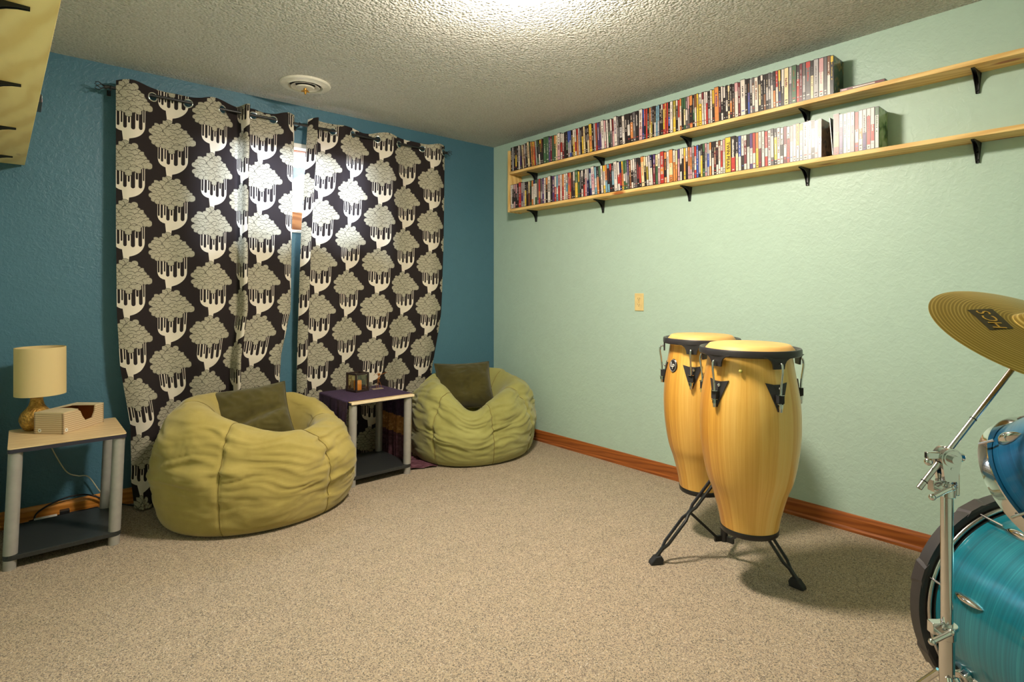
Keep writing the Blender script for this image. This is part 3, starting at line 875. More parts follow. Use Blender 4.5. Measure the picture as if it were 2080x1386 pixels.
# lamp
lp = tag(empty('table_lamp', (.058, 3.515, .5125)), 'small table lamp with a cream drum shade and a gold hammered base', 'lamp')
MLp = Matrix.Translation((.058, 3.515, .5125))
def hammered():
    t = NT('hammered_gold'); v = t.coord(); vo = t.n('TexVoronoi', i_Scale=120.0, feature='SMOOTH_F1'); t.l(v, vo.inputs['Vector'])
    sp = t.n('SeparateXYZ'); t.l(v, sp.inputs[0])
    nz = t.noise(v, 40, 2)
    t.bsdf(t.ramp(nz.outputs['Fac'], [(.3, srgb(150, 108, 44)), (.7, srgb(208, 160, 76))]), .36, .45)
    t.bump(vo.outputs['Distance'], .9, .006); return t.mat
MB().lathe([(.0, 0), (.044, 0), (.050, .006), (.060, .025), (.0655, .045), (.0655, .058), (.058, .080), (.040, .100), (.030, .115), (.0255, .135), (.0245, .150), (.0, .150)], 40, MLp).build('lamp_base', hammered(), lp, smooth=50)
MB().lathe([(.010, .150), (.010, .215), (.0, .215)], 16, MLp).build('lamp_neck', m_gold, lp, smooth=40)
MB().sphere((.058, 3.515, .5125 + .245), .026, 16, 10, sc=(1, 1, 1.25)).build('bulb', m_white, lp, smooth=60)
tsh = NT('cream_lamp_shade'); vv = tsh.coord('Object', (300, 300, 300)); wv = tsh.noise(vv, 2, 1)
dd = tsh.n('BsdfDiffuse'); dd.inputs[0].default_value = srgb(236, 214, 160); tt_ = tsh.n('BsdfTranslucent'); tt_.inputs[0].default_value = srgb(240, 216, 160)
mm = tsh.n('MixShader'); mm.inputs[0].default_value = .25; tsh.l(dd.outputs[0], mm.inputs[1]); tsh.l(tt_.outputs[0], mm.inputs[2]); tsh.l(mm.outputs[0], tsh.out.inputs[0])
bb = tsh.n('Bump'); bb.inputs['Strength'].default_value = .1; bb.inputs['Distance'].default_value = .001; tsh.l(wv.outputs['Fac'], bb.inputs['Height']); tsh.l(bb.outputs[0], dd.inputs['Normal'])
MSh = Matrix.Translation((.072, 3.50, .5125 + .165))
MB().lathe([(.0935, 0), (.0975, .001), (.0970, .226), (.0930, .226), (.0935, 0)], 64, MSh).build('lamp_shade', tsh.mat, lp, smooth=40)
sf = MB()
for q in range(3):
    a_ = 2 * PI * q / 3; sf.tube([(.058, 3.515, .5125 + .205), (.072 + .0935 * math.cos(a_), 3.50 + .0935 * math.sin(a_), .5125 + .372)], .0014, 6)
sf.build('shade_holder', m_gold, lp)
cord = catmull([(.05, 3.56, .515), (.06, 3.66, .515), (.075, 3.69, .50), (.10, 3.70, .43), (.135, 3.706, .33), (.18, 3.706, .235), (.225, 3.706, .205), (.27, 3.706, .19), (.32, 3.70, .10), (.36, 3.69, .05), (.40, 3.68, .012)], 60)
MB().tube([tuple(p) for p in cord], .0028, 8).build('lamp_cord', plain('ivory_cord', srgb(200, 190, 160), .5), lp, smooth=60)

# striped board box with a scooped front
bxr = tag(empty('tissue_box', (.147, 3.302, .5125)), 'striped wood-look open box with a scooped front, beside the lamp base', 'box')
ux = Vector((.168, .173, 0)).normalized(); MBx = frame((.147, 3.302, .5125), ux, (0, 0, 1))
def strips_mat():
    t = NT('stacked_veneer_print'); v = t.coord('Object'); sp = t.n('SeparateXYZ'); t.l(v, sp.inputs[0])
    nz = t.noise(t.coord('Object', (9, 9, 9)), 1, 2)
    ad = t.n('Math', operation='MULTIPLY_ADD'); t.l(sp.outputs[2], ad.inputs[0]); ad.inputs[1].default_value = 105; t.l(nz.outputs['Fac'], ad.inputs[2])
    fr_ = t.n('Math', operation='FRACT'); t.l(ad.outputs[0], fr_.inputs[0])
    col = t.ramp(fr_.outputs[0], [(0, srgb(150, 124, 96)), (.18, srgb(236, 216, 180)), (.34, srgb(206, 180, 142)), (.75, srgb(196, 168, 130)), (1, srgb(142, 116, 88))])
    t.bsdf(col, .5); return t.mat
m_strip = strips_mat(); m_inner = plain('brown_card_inside', srgb(150, 88, 34), .6)
BL, BW, BH = .241, .140, .096
def wall_poly(scoop):
    if not scoop: return [(0, 0), (BL, 0), (BL, BH), (0, BH)]
    return [(0, 0), (BL, 0), (BL, BH), (.188, BH), (.184, .066), (.170, .040), (.128, .036), (.110, .060), (.098, .086), (.086, BH - .002), (.04, BH), (0, BH)]
a = MB()
a.prism(wall_poly(True), MBx @ Matrix.Rotation(PI / 2, 4, 'X') @ Matrix.Translation((0, 0, -.006)), .006)
a.prism(wall_poly(False), MBx @ Matrix.Translation((0, BW, 0)) @ Matrix.Rotation(PI / 2, 4, 'X'), .006)
a.box((.003, BW / 2, BH / 2), (.006, BW, BH), 0, MBx); a.box((BL - .003, BW / 2, BH / 2), (.006, BW, BH), 0, MBx)
a.build('box_wall', m_strip, bxr)
# brown lining
a = MB(); a.box((BL / 2, BW / 2, .005), (BL - .012, BW - .012, .010), 0, MBx)
a.box((BL / 2, BW - .0075, BH / 2), (BL - .013, .003, BH - .004), 0, MBx); a.box((.0075, BW / 2, BH / 2), (.003, BW - .014, BH - .004), 0, MBx); a.box((BL - .0075, BW / 2, BH / 2), (.003, BW - .014, BH - .004), 0, MBx)
a.build('box_lining', m_inner, bxr)
# flat top over the closed ends
a = MB(); a.prism([(0, 0), (.086, 0), (.105, .05), (.100, BW), (0, BW)], MBx @ Matrix.Translation((0, 0, BH)), .003); a.prism([(.188, 0), (BL, 0), (BL, BW), (.10, BW), (.12, BW - .02), (.175, BW - .03)], MBx @ Matrix.Translation((0, 0, BH)), .003)
a.build('box_top', plain('pale_card_top', srgb(208, 190, 152), .5), bxr)
m_stk = plain('white_sticker', srgb(228, 226, 216), .4)
a = MB(); a.cyl(MBx @ Vector((.018, -.0005, .016)), MBx @ Vector((.018, -.0012, .016)), .0085, n=20); a.cyl(MBx @ Vector((-.0005, BW - .028, .016)), MBx @ Vector((-.0012, BW - .028, .016)), .0085, n=20)
s1 = a.build('round_sticker', m_stk, bxr)
a = MB(); a.cyl(MBx @ Vector((.018, -.0013, .016)), MBx @ Vector((.018, -.0016, .016)), .003, n=12); a.cyl(MBx @ Vector((-.0013, BW - .028, .016)), MBx @ Vector((-.0016, BW - .028, .016)), .003, n=12)
a.build('sticker_centre', plain('grey_print', srgb(120, 120, 130), .5), s1)

# cables behind the table
bc = catmull([(.05, 3.66, .006), (.06, 3.70, .05), (.12, 3.708, .085), (.2, 3.706, .105), (.27, 3.704, .095), (.33, 3.70, .06), (.38, 3.69, .03), (.45, 3.66, .008), (.52, 3.60, .006), (.62, 3.56, .006), (.70, 3.57, .006)], 80)
MBc = MB().tube([tuple(p) for p in bc], .0042, 8)
ps = tag(empty('power_strip', (.17, 3.672, 0)), 'black power strip with a looping cord on the carpet behind the beige-topped table', 'power strip')
MB().bx(.03, .31, 3.650, 3.695, 0, .028).build('strip_body', m_blackmat, ps, bevel=.004)
MBc.build('cord', m_blackmat, ps, smooth=60)
MB().bx(.15, .19, 3.655, 3.69, .028, .052).build('plug', m_black, ps, bevel=.003)
MB().bx(.05, .14, 3.655, 3.69, .0285, .034).build('pale_adapter', m_white, ps, bevel=.002)

# ------------------------------------------------------------------ bean bags
def fabric(name, c, dark):
    t = NT(name); v = t.coord(); a = t.noise(v, 6, 4, .6); w = t.noise(v, 420, 1)
    col = t.ramp(a.outputs['Fac'], [(.30, dark), (.65, c)])
    b_ = t.bsdf(col, .92, 0, .15); b_.inputs['Sheen Weight'].default_value = .25
    t.bump(w.outputs['Fac'], .25, .0012); return t.mat
m_bag1 = fabric('mustard_olive_canvas', srgb(170, 152, 86), srgb(152, 136, 72))
m_bag2 = fabric('sage_olive_canvas', srgb(158, 154, 92), srgb(142, 138, 78))
m_pil1 = fabric('dark_olive_cotton', srgb(84, 76, 38), srgb(66, 60, 28))
m_pil2 = fabric('deep_olive_cotton', srgb(72, 66, 30), srgb(56, 51, 22))
m_seam1 = plain('bag_seam_thread', srgb(120, 104, 50), .9)

def bean_bag(label, mat, c, rx, ry, hts, dent, seams, seed, clampY, clampX=None):
    root = tag(empty('bean_bag', (c[0], c[1], 0)), label, 'bean bag', 'olive bean bags')
    NU, NV = 300, 150
    prof = catmull([(0, 0), (.45, 0), (.72, .0), (.845, .012), (.92, .07), (.972, .20), (.998, .38), (1.0, .52), (.965, .70), (.885, .87), (.775, .97), (.665, 1.0), (.56, .965), (.475, .86), (.40, .72), (.30, .61), (.16, .56), (0.0, .55)], NV)
    hk_ = sorted((a_ % 360, h_) for a_, h_ in hts); hk_ = [(hk_[-1][0] - 360, hk_[-1][1])] + hk_ + [(hk_[0][0] + 360, hk_[0][1]), (hk_[1][0] + 360, hk_[1][1])]
    hc = catmull(hk_, 200); hx, hy = hc[:, 0], hc[:, 1]
    P = np.zeros((NU, NV, 3))
    thv = np.arange(NU) * 2 * PI / NU
    for i, th in enumerate(thv):
        hz = float(np.interp(math.degrees(th) % 360, hx, hy))
        nearest = min(((th - s_ + PI) % (2 * PI) - PI for s_ in seams), key=abs)
        for j in range(NV):
            r, z = prof[j]
            inn = max(0, min(1, (j / NV - .60) / .4)); inn = inn * inn * (3 - 2 * inn)
            up = min(1, z * 1.6) if j < NV * .62 else 1
            x = math.cos(th) * rx * r; y = math.sin(th) * ry * r
            x += dent[0] * inn; y += dent[1] * inn
            q = Vector((math.cos(th) * 1.6 * r + seed, math.sin(th) * 1.6 * r, z * 2.2))
            lump = noise.noise(q) * .045 + noise.noise(q * 2.3) * .022
            # cloth creases: mostly along the belly, gathered at the seams
            cre = noise.noise(Vector((th * 1.9 + seed * 3, z * 15 + 2.0 * noise.noise(q * 1.2), seed + r * 2)))
            cre = -abs(cre) ** .8
            k_cre = (.030 if j < NV * .62 else .020) * (1 - .35 * math.exp(-abs(nearest) / .1))
            puck = math.exp(-(nearest / .22) ** 2) * .010 * math.sin(z * 34 + noise.noise(q * 3) * 5) * math.exp(-abs(nearest) / .25)
            rad = noise.noise(Vector((th * 4 + seed, r * 3, 7))) * .03 * max(0, min(1, (j / NV - .5) / .15)) * (r)
            seam = -.016 * math.exp(-(nearest / .022) ** 2) - .012 * math.exp(-(nearest / .10) ** 2)
            d = (lump + cre * k_cre + puck + rad + seam) * up * min(1, r * 3) * .9
            zz = z * hz
            nz_ = max(0, (j / NV - .45)) * 2
            fx, fy = math.cos(th) * (1 - min(1, nz_)), math.sin(th) * (1 - min(1, nz_))
            P[i, j] = (c[0] + x + fx * d, c[1] + y + fy * d, max(0.0, zz + min(1, nz_) * d * (1 if z > .05 else 0)))
    if clampY: 
        m = P[:, :, 1] > clampY - .06
        P[:, :, 1] = np.where(m, clampY - .06 * np.exp(-(P[:, :, 1] - clampY + .06) / .06), P[:, :, 1])
    if clampX:
        m = P[:, :, 0] > clampX - .04
        P[:, :, 0] = np.where(m, clampX - .04 * np.exp(-(P[:, :, 0] - clampX + .04) / .04), P[:, :, 0])
    o = grid_obj('bag', P, mat, root, closed_u=True)
    for s_ in seams:
        i = int(round(s_ / (2 * PI) * NU)) % NU
        ln = [P[i, j] for j in range(int(NV * .2), int(NV * .80), 2)]
        cc = np.array([c[0], c[1], .25])
        ln = [p + (p - cc) / np.linalg.norm(p - cc) * .0015 for p in ln]
        MB().tube([tuple(p) for p in ln], .0022, 6).build('seam', m_seam1, root, smooth=60)
    return root, P

bean_bag('large mustard olive bean bag slumped in front of the tree print curtain', m_bag1, (.985, 3.20), .515, .43, [(90, .59), (135, .62), (180, .61), (225, .55), (270, .46), (315, .45), (0, .48), (45, .55)], (.08, .04),
         [math.radians(a) for a in (-126, -63, -5, 55, 115, 172)], 1.3, 3.62, 1.445)
bean_bag('sage olive bean bag in the corner against the mint green wall', m_bag2, (2.495, 3.275), .485, .415, [(90, .585), (135, .56), (185, .53), (212, .43), (236, .35), (262, .42), (290, .48), (0, .55), (45, .58)], (.0, .06),
         [math.radians(a) for a in (-60, 10, 75, 140, 200, 255)], 8.1, 3.71)

def pillow(label, mat, c, w, h, t, xdir, ndir, seed, fold=0):
    root = tag(empty('throw_pillow', c), label, 'pillow')
    N = 60; P = np.zeros((2 * N, N, 3)); M = frame(c, xdir, ndir)
    for side in (0, 1):
        for i in range(N):
            for j in range(N):
                u_ = -1 + 2 * i / (N - 1); v_ = -1 + 2 * j / (N - 1)
                if side: u_ = -u_
                pin = 1 - .07 * (1 - u_ * u_) * 0 - .0
                x = u_ * w / 2 * (1 - .07 * (1 - v_ * v_)); y = v_ * h / 2 * (1 - .07 * (1 - u_ * u_))
                e_ = (1 - u_ ** 4) * (1 - v_ ** 4)
                z = t / 2 * max(0, e_) ** .6
                nn_ = noise.noise(Vector((u_ * 1.7 + seed, v_ * 1.7, side * 3)))
                z += (nn_ * .022 - .012 * abs(noise.noise(Vector((u_ * 3 + v_ * 2 + seed, v_ * 4 - u_ * 2, 5))))) * max(0, e_) ** .5
                if fold: z -= fold * math.exp(-((v_ - .25 * u_ + .15) / .16) ** 2) * max(0, e_)
                if side: z = -z
                P[side * N + i, j] = M @ Vector((x, y, z))
    o = grid_obj('cover', P, mat, root, closed_u=True)
    pts = []
    for k in range(121):
        a_ = k / 120 * 4; e0 = int(a_) % 4; f_ = a_ - int(a_)
        u_, v_ = [(-1 + 2 * f_, -1), (1, -1 + 2 * f_), (1 - 2 * f_, 1), (-1, 1 - 2 * f_)][e0]
        pts.append(M @ Vector((u_ * w / 2 * (1 - .07 * (1 - v_ * v_)), v_ * h / 2 * (1 - .07 * (1 - u_ * u_)), 0)))
    MB().tube([tuple(p) for p in pts], .004, 6).build('piping', mat, root, smooth=60)
    return root
pillow('rumpled dark olive pillow sunk into the mustard olive bean bag', m_pil1, (.975, 3.31, .475), .40, .36, .15, (.98, -.06, .02), (-.16, -.78, .58), 2.0, .03)
pillow('dark olive square pillow leaning in the bean bag by the mint wall', m_pil2, (2.46, 3.34, .475), .42, .36, .15, (.93, -.37, .0), (-.30, -.76, .46), 6.0)

# ------------------------------------------------------------------ conga drums
def conga_wood():
    t = NT('golden_stave_wood'); tc = t.n('TexCoord'); sp = t.n('SeparateXYZ'); t.l(tc.outputs['Object'], sp.inputs[0])
    at = t.n('Math', operation='ARCTAN2'); t.l(sp.outputs[0], at.inputs[0]); t.l(sp.outputs[1], at.inputs[1])
    sv = t.n('Math', operation='MULTIPLY'); t.l(at.outputs[0], sv.inputs[0]); sv.inputs[1].default_value = 17 / (2 * PI)
    fl = t.n('Math', operation='FLOOR'); t.l(sv.outputs[0], fl.inputs[0])
    wn = t.n('TexWhiteNoise', noise_dimensions='1D'); t.l(fl.outputs[0], wn.inputs['W'])
    gx = t.n('Math', operation='MULTIPLY'); t.l(at.outputs[0], gx.inputs[0]); gx.inputs[1].default_value = 9
    cb = t.n('CombineXYZ'); t.l(gx.outputs[0], cb.inputs[0]); t.l(sp.outputs[2], cb.inputs[1]); t.l(wn.outputs['Value'], cb.inputs[2])
    nz = t.noise(cb.outputs[0], 2.2, 4, .6, 1.0)
    mx = t.mixc(.45, wn.outputs['Value'], nz.outputs['Fac'])
    col = t.ramp(mx, [(.20, srgb(196, 130, 46)), (.42, srgb(226, 168, 72)), (.62, srgb(242, 194, 100)), (.85, srgb(246, 212, 132))])
    b_ = t.bsdf(col, .32, 0, .5); b_.inputs['Coat Weight'].default_value = .35; b_.inputs['Coat Roughness'].default_value = .15
    return t.mat
m_conga = conga_wood()
m_skin = plain('natural_skin_head', srgb(226, 176, 104), .5, 0, .4, .08, 12)
m_rim = plain('black_rim', srgb(46, 42, 44), .38, 0, .5)
CAMAZ = math.atan2(-.44, -.90)
def conga(label, c, k, lug0, badge):
    root = tag(empty('conga_drum', (c[0], c[1], 0)), label, 'drum', 'conga drums')
    T = Matrix.Translation((c[0], c[1], 0))
    prof = [(.105, .221), (.117, .29), (.14, .375), (.16, .43), (.175, .50), (.185, .58), (.188, .66), (.184, .74), (.174, .81), (.162, .88), (.155, .925)]
    pr = catmull(prof, 60)
    rad = lambda z: float(np.interp(z, pr[:, 1], pr[:, 0])) * k
    MB().lathe([(r * k, z) for r, z in pr], 72, T).build('shell', m_conga, root, smooth=60)
    MB().lathe([(.0, .223), (.100 * k, .2225)], 48, T).build('shell_inside', m_blackmat, root)
    MB().lathe([(.1065 * k, .218), (.1085 * k, .220), (.1105 * k, .238), (.1095 * k, .240), (.106 * k, .240)], 64, T).build('bottom_band', m_black, root, smooth=40)
    MB().lathe([(.168 * k, .938), (.164 * k, .946), (.155 * k, .956), (.150 * k, .961), (.140 * k, .9635), (.0001, .9645)], 72, T).build('drum_head', m_skin, root, smooth=50)
    rm = MB()
    rm.lathe([(.172 * k, .922), (.186 * k, .922), (.190 * k, .926), (.190 * k, .944), (.187 * k, .949), (.180 * k, .949), (.172 * k, .942), (.172 * k, .922)], 96, T)
    az = [CAMAZ + math.radians(lug0 + 72 * q) for q in range(5)]
    for a in az:       # ears that hang from the rim
        M = T @ Matrix.Rotation(a, 4, 'Z') @ Matrix.Translation((.180 * k, 0, .924)) @ Matrix(((0, 0, 1, 0), (1, 0, 0, 0), (0, 1, 0, 0), (0, 0, 0, 1)))
        rm.prism([(-.060, .004), (-.042, -.002), (-.031, -.010), (-.025, -.022), (-.022, -.040), (.022, -.040), (.025, -.022), (.031, -.010), (.042, -.002), (.060, .004)], M, .007)
    rm.build('rim', m_rim, root, smooth=35)
    for a in az:
        R_ = T @ Matrix.Rotation(a, 4, 'Z')
        z1, z0 = .832, .728
        pl = MB()
        def P_(u_, z): 
            r = rad(z) + .0025
            b_ = u_ / r
            return R_ @ Vector((r * math.cos(b_), r * math.sin(b_), z))
        vs = []; fs = []
        nz_ = 8
        for q in range(nz_ + 1):
            z = z1 + (z0 - z1) * q / nz_; hw_ = .038 * (1 - q / nz_) + .006
            zt_ = z + (0 if q else 0)
            for s_ in (-1, -.33, .33, 1):
                vs.append(P_(hw_ * s_, z - (.006 if q == 0 and abs(s_) < .5 else 0)))
        for q in range(nz_):
            for s_ in range(3): fs.append((q * 4 + s_, q * 4 + s_ + 1, (q + 1) * 4 + s_ + 1, (q + 1) * 4 + s_))
        pl.add(vs, fs)
        po = pl.build('side_plate', m_rim, root)
        sd = po.modifiers.new('Solidify', 'SOLIDIFY'); sd.thickness = .004; sd.offset = 0
        rb = rad(.785)
        bk = MB(); bk.box((rb + .012, 0, .775), (.022, .024, .030), 0, R_)
        bk.build('lug_block', m_blackmat, po, bevel=.002)
        hk = MB(); rr = .193 * k
        pts = [R_ @ Vector(p) for p in ((rr - .010, 0, .900), (rr + .004, 0, .906), (rr + .011, 0, .897), (rr + .0115, 0, .875), (rr + .007, 0, .845), (rb + .017, 0, .80), (rb + .016, 0, .735))]
        hk.tube([tuple(p) for p in catmull([tuple(p) for p in pts], 26)], .0042, 8)
        hk.build('tuning_hook', m_chrome, root, smooth=60)
        nt = MB()
        q0 = R_ @ Vector((rb + .0165, 0, .757)); q1 = R_ @ Vector((rb + .0165, 0, .743)); q2 = R_ @ Vector((rb + .0165, 0, .728))
        MB().cyl(R_ @ Vector((rb + .0168, 0, .7925)), R_ @ Vector((rb + .0168, 0, .7905)), .013, n=14).build('washer', m_chrome, po); nt.cyl(q0 + Vector((0, 0, .002)), q0, .013, n=14)
        nt.cyl(q0, q1, .0085, n=6); nt.cyl(q1, q2, .007, .006, 10)
        MB().sphere(R_ @ Vector((rad(.812) + .006, .008, .812)), .007, 10, 6).build('plate_screw', m_chrome, po, smooth=60)
        nt.build('lug_nut', m_chrome, po, smooth=40)
    if badge is not None:
        a = CAMAZ + math.radians(badge); z = .822; r = rad(z) + .002
        Mb = T @ Matrix.Rotation(a, 4, 'Z') @ Matrix.Translation((r, 0, z)) @ Matrix(((0, 0, 1, 0), (1, 0, 0, 0), (0, 1, 0, 0), (0, 0, 0, 1)))
        Mb = Mb @ Matrix.Rotation(-.10, 4, 'X')
        e = MB(); e.lathe([(.0, .004), (.024, .003), (.0265, .0)], 32, Mb @ Matrix.Diagonal((1, 1.2, 1, 1)))
        bo = e.build('badge', plain('badge_black', (.02, .02, .022, 1), .3), root)
        e = MB(); e.torus(.0225, .0012, Mb @ Matrix.Translation((0, 0, .0035)) @ Matrix.Diagonal((1, 1.2, 1, 1)), 36, 6); e.build('badge_ring', m_silver, bo)
        text_mesh('badge_letters', 'L', .034, Mb @ Matrix.Translation((-.007, .004, .0052)), m_stk, bo, .0008)
        text_mesh('badge_letters', 'P', .034, Mb @ Matrix.Translation((.006, -.005, .0052)), m_stk, bo, .0008)
    return root
conga('golden wood conga nearer the drum kit, showing two black side plates and no badge', (2.191, 1.067), 1.0, -39, None)
conga('narrower golden wood conga with a round black badge, tucked behind the other', (2.453, 1.429), .93, -10, -46)
pg = MB(); 
a_ = CAMAZ + math.radians(-10); pg.sphere((2.191 + .172 * math.cos(a_), 1.067 + .172 * math.sin(a_), .872), .007, 12, 8)
tag(pg.build('putty_lump', plain('pale_green_putty', srgb(196, 186, 96), .7), smooth=60), 'tiny pale green lump stuck under the rim of the nearer conga', 'putty')

cs = tag(empty('conga_stand', (2.325, 1.245, 0)), 'folding black steel tripod stand holding both congas', 'stand')
SC = Vector((2.325, 1.245, 0))
MB().cyl(SC + Vector((0, 0, .075)), SC + Vector((0, 0, .62)), .016, n=16).build('post', m_black, cs, smooth=40)
feet = [Vector((2.050, 1.414, 0)), Vector((2.310, .924, 0)), Vector((2.61, 1.397, 0))]
MB().cyl(SC + Vector((0, 0, .36)), SC + Vector((0, 0, .40)), .022, n=18).build('collar', m_black, cs, smooth=40)
hb = MB()
for q in range(3):
    d = (feet[q] - SC).normalized(); hb.box((0, 0, 0), (.05, .012, .024), 0, frame(SC + d * .02 + Vector((0, 0, .088)), d, (0, 0, 1)))
hb.build('hub', m_black, cs)
def bar(p0, p1, w=.006, h=.014, side=(0, 0, 1)):
    m = MB(); p0 = Vector(p0); p1 = Vector(p1); d = p1 - p0; side = Vector(side); side = side - d * (side.dot(d) / d.dot(d))
    m.box((d.length / 2, 0, 0), (d.length, h, w), 0, frame(p0, d, side)); return m
for q in range(3):
    d = (feet[q] - SC); dn = d.normalized(); sd_ = Vector((-dn.y, dn.x, 0))
    top = SC + dn * .02 + Vector((0, 0, .38)); ft_ = feet[q] + Vector((0, 0, .022))
    L = MB(); 
    def at(f_): return top + (ft_ - top) * f_
    for e_ in (-1, 1):
        pts = [at(0) + sd_ * e_ * .006, at(.08) + sd_ * e_ * .0165, at(.40) + sd_ * e_ * .0165, at(.45) + sd_ * e_ * .005, at(.5) + sd_ * e_ * .005, at(.55) + sd_ * e_ * .0165, at(.82) + sd_ * e_ * .0165, at(.88) + sd_ * e_ * .004, at(.98) + sd_ * e_ * .003]
        L.tube([tuple(p) for p in pts], .0068, 8)
    lo = L.build('leg', m_black, cs, smooth=40)
    fm = MB(); Mf = frame(feet[q] - dn * .01, dn, (0, 0, 1))
    fm.prism([(-.022, 0), (.034, 0), (.030, .012), (.010, .034), (-.016, .038), (-.026, .02)], Mf @ Matrix.Rotation(PI / 2, 4, 'X') @ Matrix.Translation((0, 0, -.017)), .034)
    fm.build('rubber_foot', m_blackmat, lo, bevel=.004)
    bm_ = bar(at(.47), SC + dn * .03 + Vector((0, 0, .088)), .011, .016, sd_.cross(Vector((0, 0, 1))) + Vector((0, 0, .3)))
    bm_.build('brace', m_black, cs)
for cc_, k_ in (((2.191, 1.067), 1.0), ((2.453, 1.429), .93)):
    d = Vector((cc_[0], cc_[1], 0)) - SC; dn = d.normalized()
    r_ = .172 * k_
    m = MB(); m.cyl(SC + Vector((0, 0, .505)), SC + dn * (d.length - r_ + .0) + Vector((0, 0, .505)), .009, n=12)
    m.box((0, 0, 0), (.004, .05, .09), 0, frame(SC + dn * (d.length - r_ - .003) + Vector((0, 0, .505)), dn, (0, 0, 1)))
    m.build('mounting_arm', m_black, cs, smooth=40)

# ------------------------------------------------------------------ drum kit
def wrap_mat(name, c1, c2, c3):
    t = NT(name); v = t.coord('Object', (.8, .8, 140)); a = t.noise(v, 1.0, 3, .7)
    v2 = t.coord('Object', (.5, .5, 26)); b_ = t.noise(v2, 1.0, 2)
    f = t.mixc(.5, a.outputs['Fac'], b_.outputs['Fac'])
    col = t.ramp(f, [(.30, c1), (.52, c2), (.78, c3)])
    p = t.bsdf(col, .30, .35, .5); p.inputs['Coat Weight'].default_value = .7; p.inputs['Coat Roughness'].default_value = .06
    return t.mat
m_wrap = wrap_mat('brushed_teal_wrap', srgb(4, 92, 112), srgb(10, 122, 140), srgb(60, 168, 178))
m_wrap2 = wrap_mat('brushed_blue_wrap', srgb(4, 70, 112), srgb(14, 98, 142), srgb(40, 132, 168))
def lug(mb_sh, mb_rod, r, zl, a, L=.075, zhoop=0, sgn=1):
    """teardrop casing on the shell at angle a, its rod running to the hoop at z = zhoop"""
    R_ = Matrix.Rotation(a, 4, 'Z')
    n = 12; rows = []
    vs = []; fs = []
    for i in range(n + 1):
        t_ = i / n; z = zl - L / 2 + L * t_
        w = .013 * (math.sin(PI * min(1, max(0.02, t_))) ** .5) * (1 - .35 * t_ if sgn > 0 else 1 - .35 * (1 - t_))
        hgt = .020 * math.sin(PI * max(.02, min(.98, t_))) ** .6
        for j in range(9):
            b_ = PI * j / 8; vs.append(R_ @ Vector((r - .001 + hgt * math.sin(b_), w * math.cos(b_), z)))
    for i in range(n):
        for j in range(8): fs.append((i * 9 + j, i * 9 + j + 1, (i + 1) * 9 + j + 1, (i + 1) * 9 + j))
    mb_sh.add(vs, fs)
    z0 = zl - L / 2 * (1 if zhoop < zl else -1)
    mb_rod.cyl(R_ @ Vector((r + .012, 0, z0)), R_ @ Vector((r + .018, 0, zhoop)), .0032, n=8)

# bass drum: local z runs from the far hoop towards the drummer
baz = math.radians(40); bd = Vector((-math.sin(baz), -math.cos(baz), 0))
MBd = frame((2.086, .232, .3055), (0, 0, 1), bd)
bs = tag(empty('bass_drum', M=MBd), 'large teal bass drum with a black hoop lying on its side on the carpet', 'drum')
RS, LB = .272, .42
MB().lathe([(RS, .018), (RS, LB - .018)], 128).build('shell', m_wrap, bs, True, smooth=60)
for z0, z1, zz in ((-.030, .004, 1), (LB - .004, LB + .030, -1)):
    MB().lathe([(.279, z0), (.305, z0), (.305, z1), (.298, z1 + .001 * zz), (.279, z1), (.279, z0)], 96).build('hoop', plain('black_hoop', srgb(52, 48, 48), .42), bs, True, smooth=35)
    MB().lathe([(0.0001, z0 + .02), (.279, z0 + .02)], 64).build('drum_head', plain('white_head', srgb(206, 202, 196), .4), bs, True)
MB().torus(.2815, .0062, Matrix.Translation((0, 0, .010)), 96, 10).build('chrome_ring', m_nickel, bs, True, smooth=60)
MB().torus(.2815, .0062, Matrix.Translation((0, 0, LB - .010)), 96, 10).build('chrome_ring', m_nickel, bs, True, smooth=60)
MB().lathe([(.2735, .0), (.2745, .019), (.272, .0205)], 96).build('bearing_edge_band', m_black, bs, True, smooth=60)
# local x is up; the angles run round the shell
for q in range(8):
    a = math.radians(28 + 45 * q)
    c1, c2 = MB(), MB(); lug(c1, c2, RS, .115, a, .085, .0)
    lo = c1.build('lug', m_chrome, bs, True, smooth=60); ro = c2.build('tension_rod', m_nickel, bs, True, smooth=40)
    cl = MB(); Rz = Matrix.Rotation(a, 4, 'Z')
    cl.add([Rz @ Vector(p) for p in ((.300, -.040, -.031), (.300, .040, -.031), (.300, .034, .006), (.300, -.034, .006), (.3080, -.026, -.031), (.3080, .026, -.031), (.3070, .016, .004), (.3070, -.016, .004))],
           [(0, 1, 2, 3), (4, 7, 6, 5), (0, 4, 5, 1), (1, 5, 6, 2), (2, 6, 7, 3), (3, 7, 4, 0)])
    cl.build('claw', plain('black_claw', srgb(60, 54, 54), .38), bs, True)
    c1, c2 = MB(), MB(); lug(c1, c2, RS, LB - .115, a, .085, LB, -1)
    c1.build('lug', m_chrome, bs, True, smooth=60); c2.build('tension_rod', m_nickel, bs, True, smooth=40)
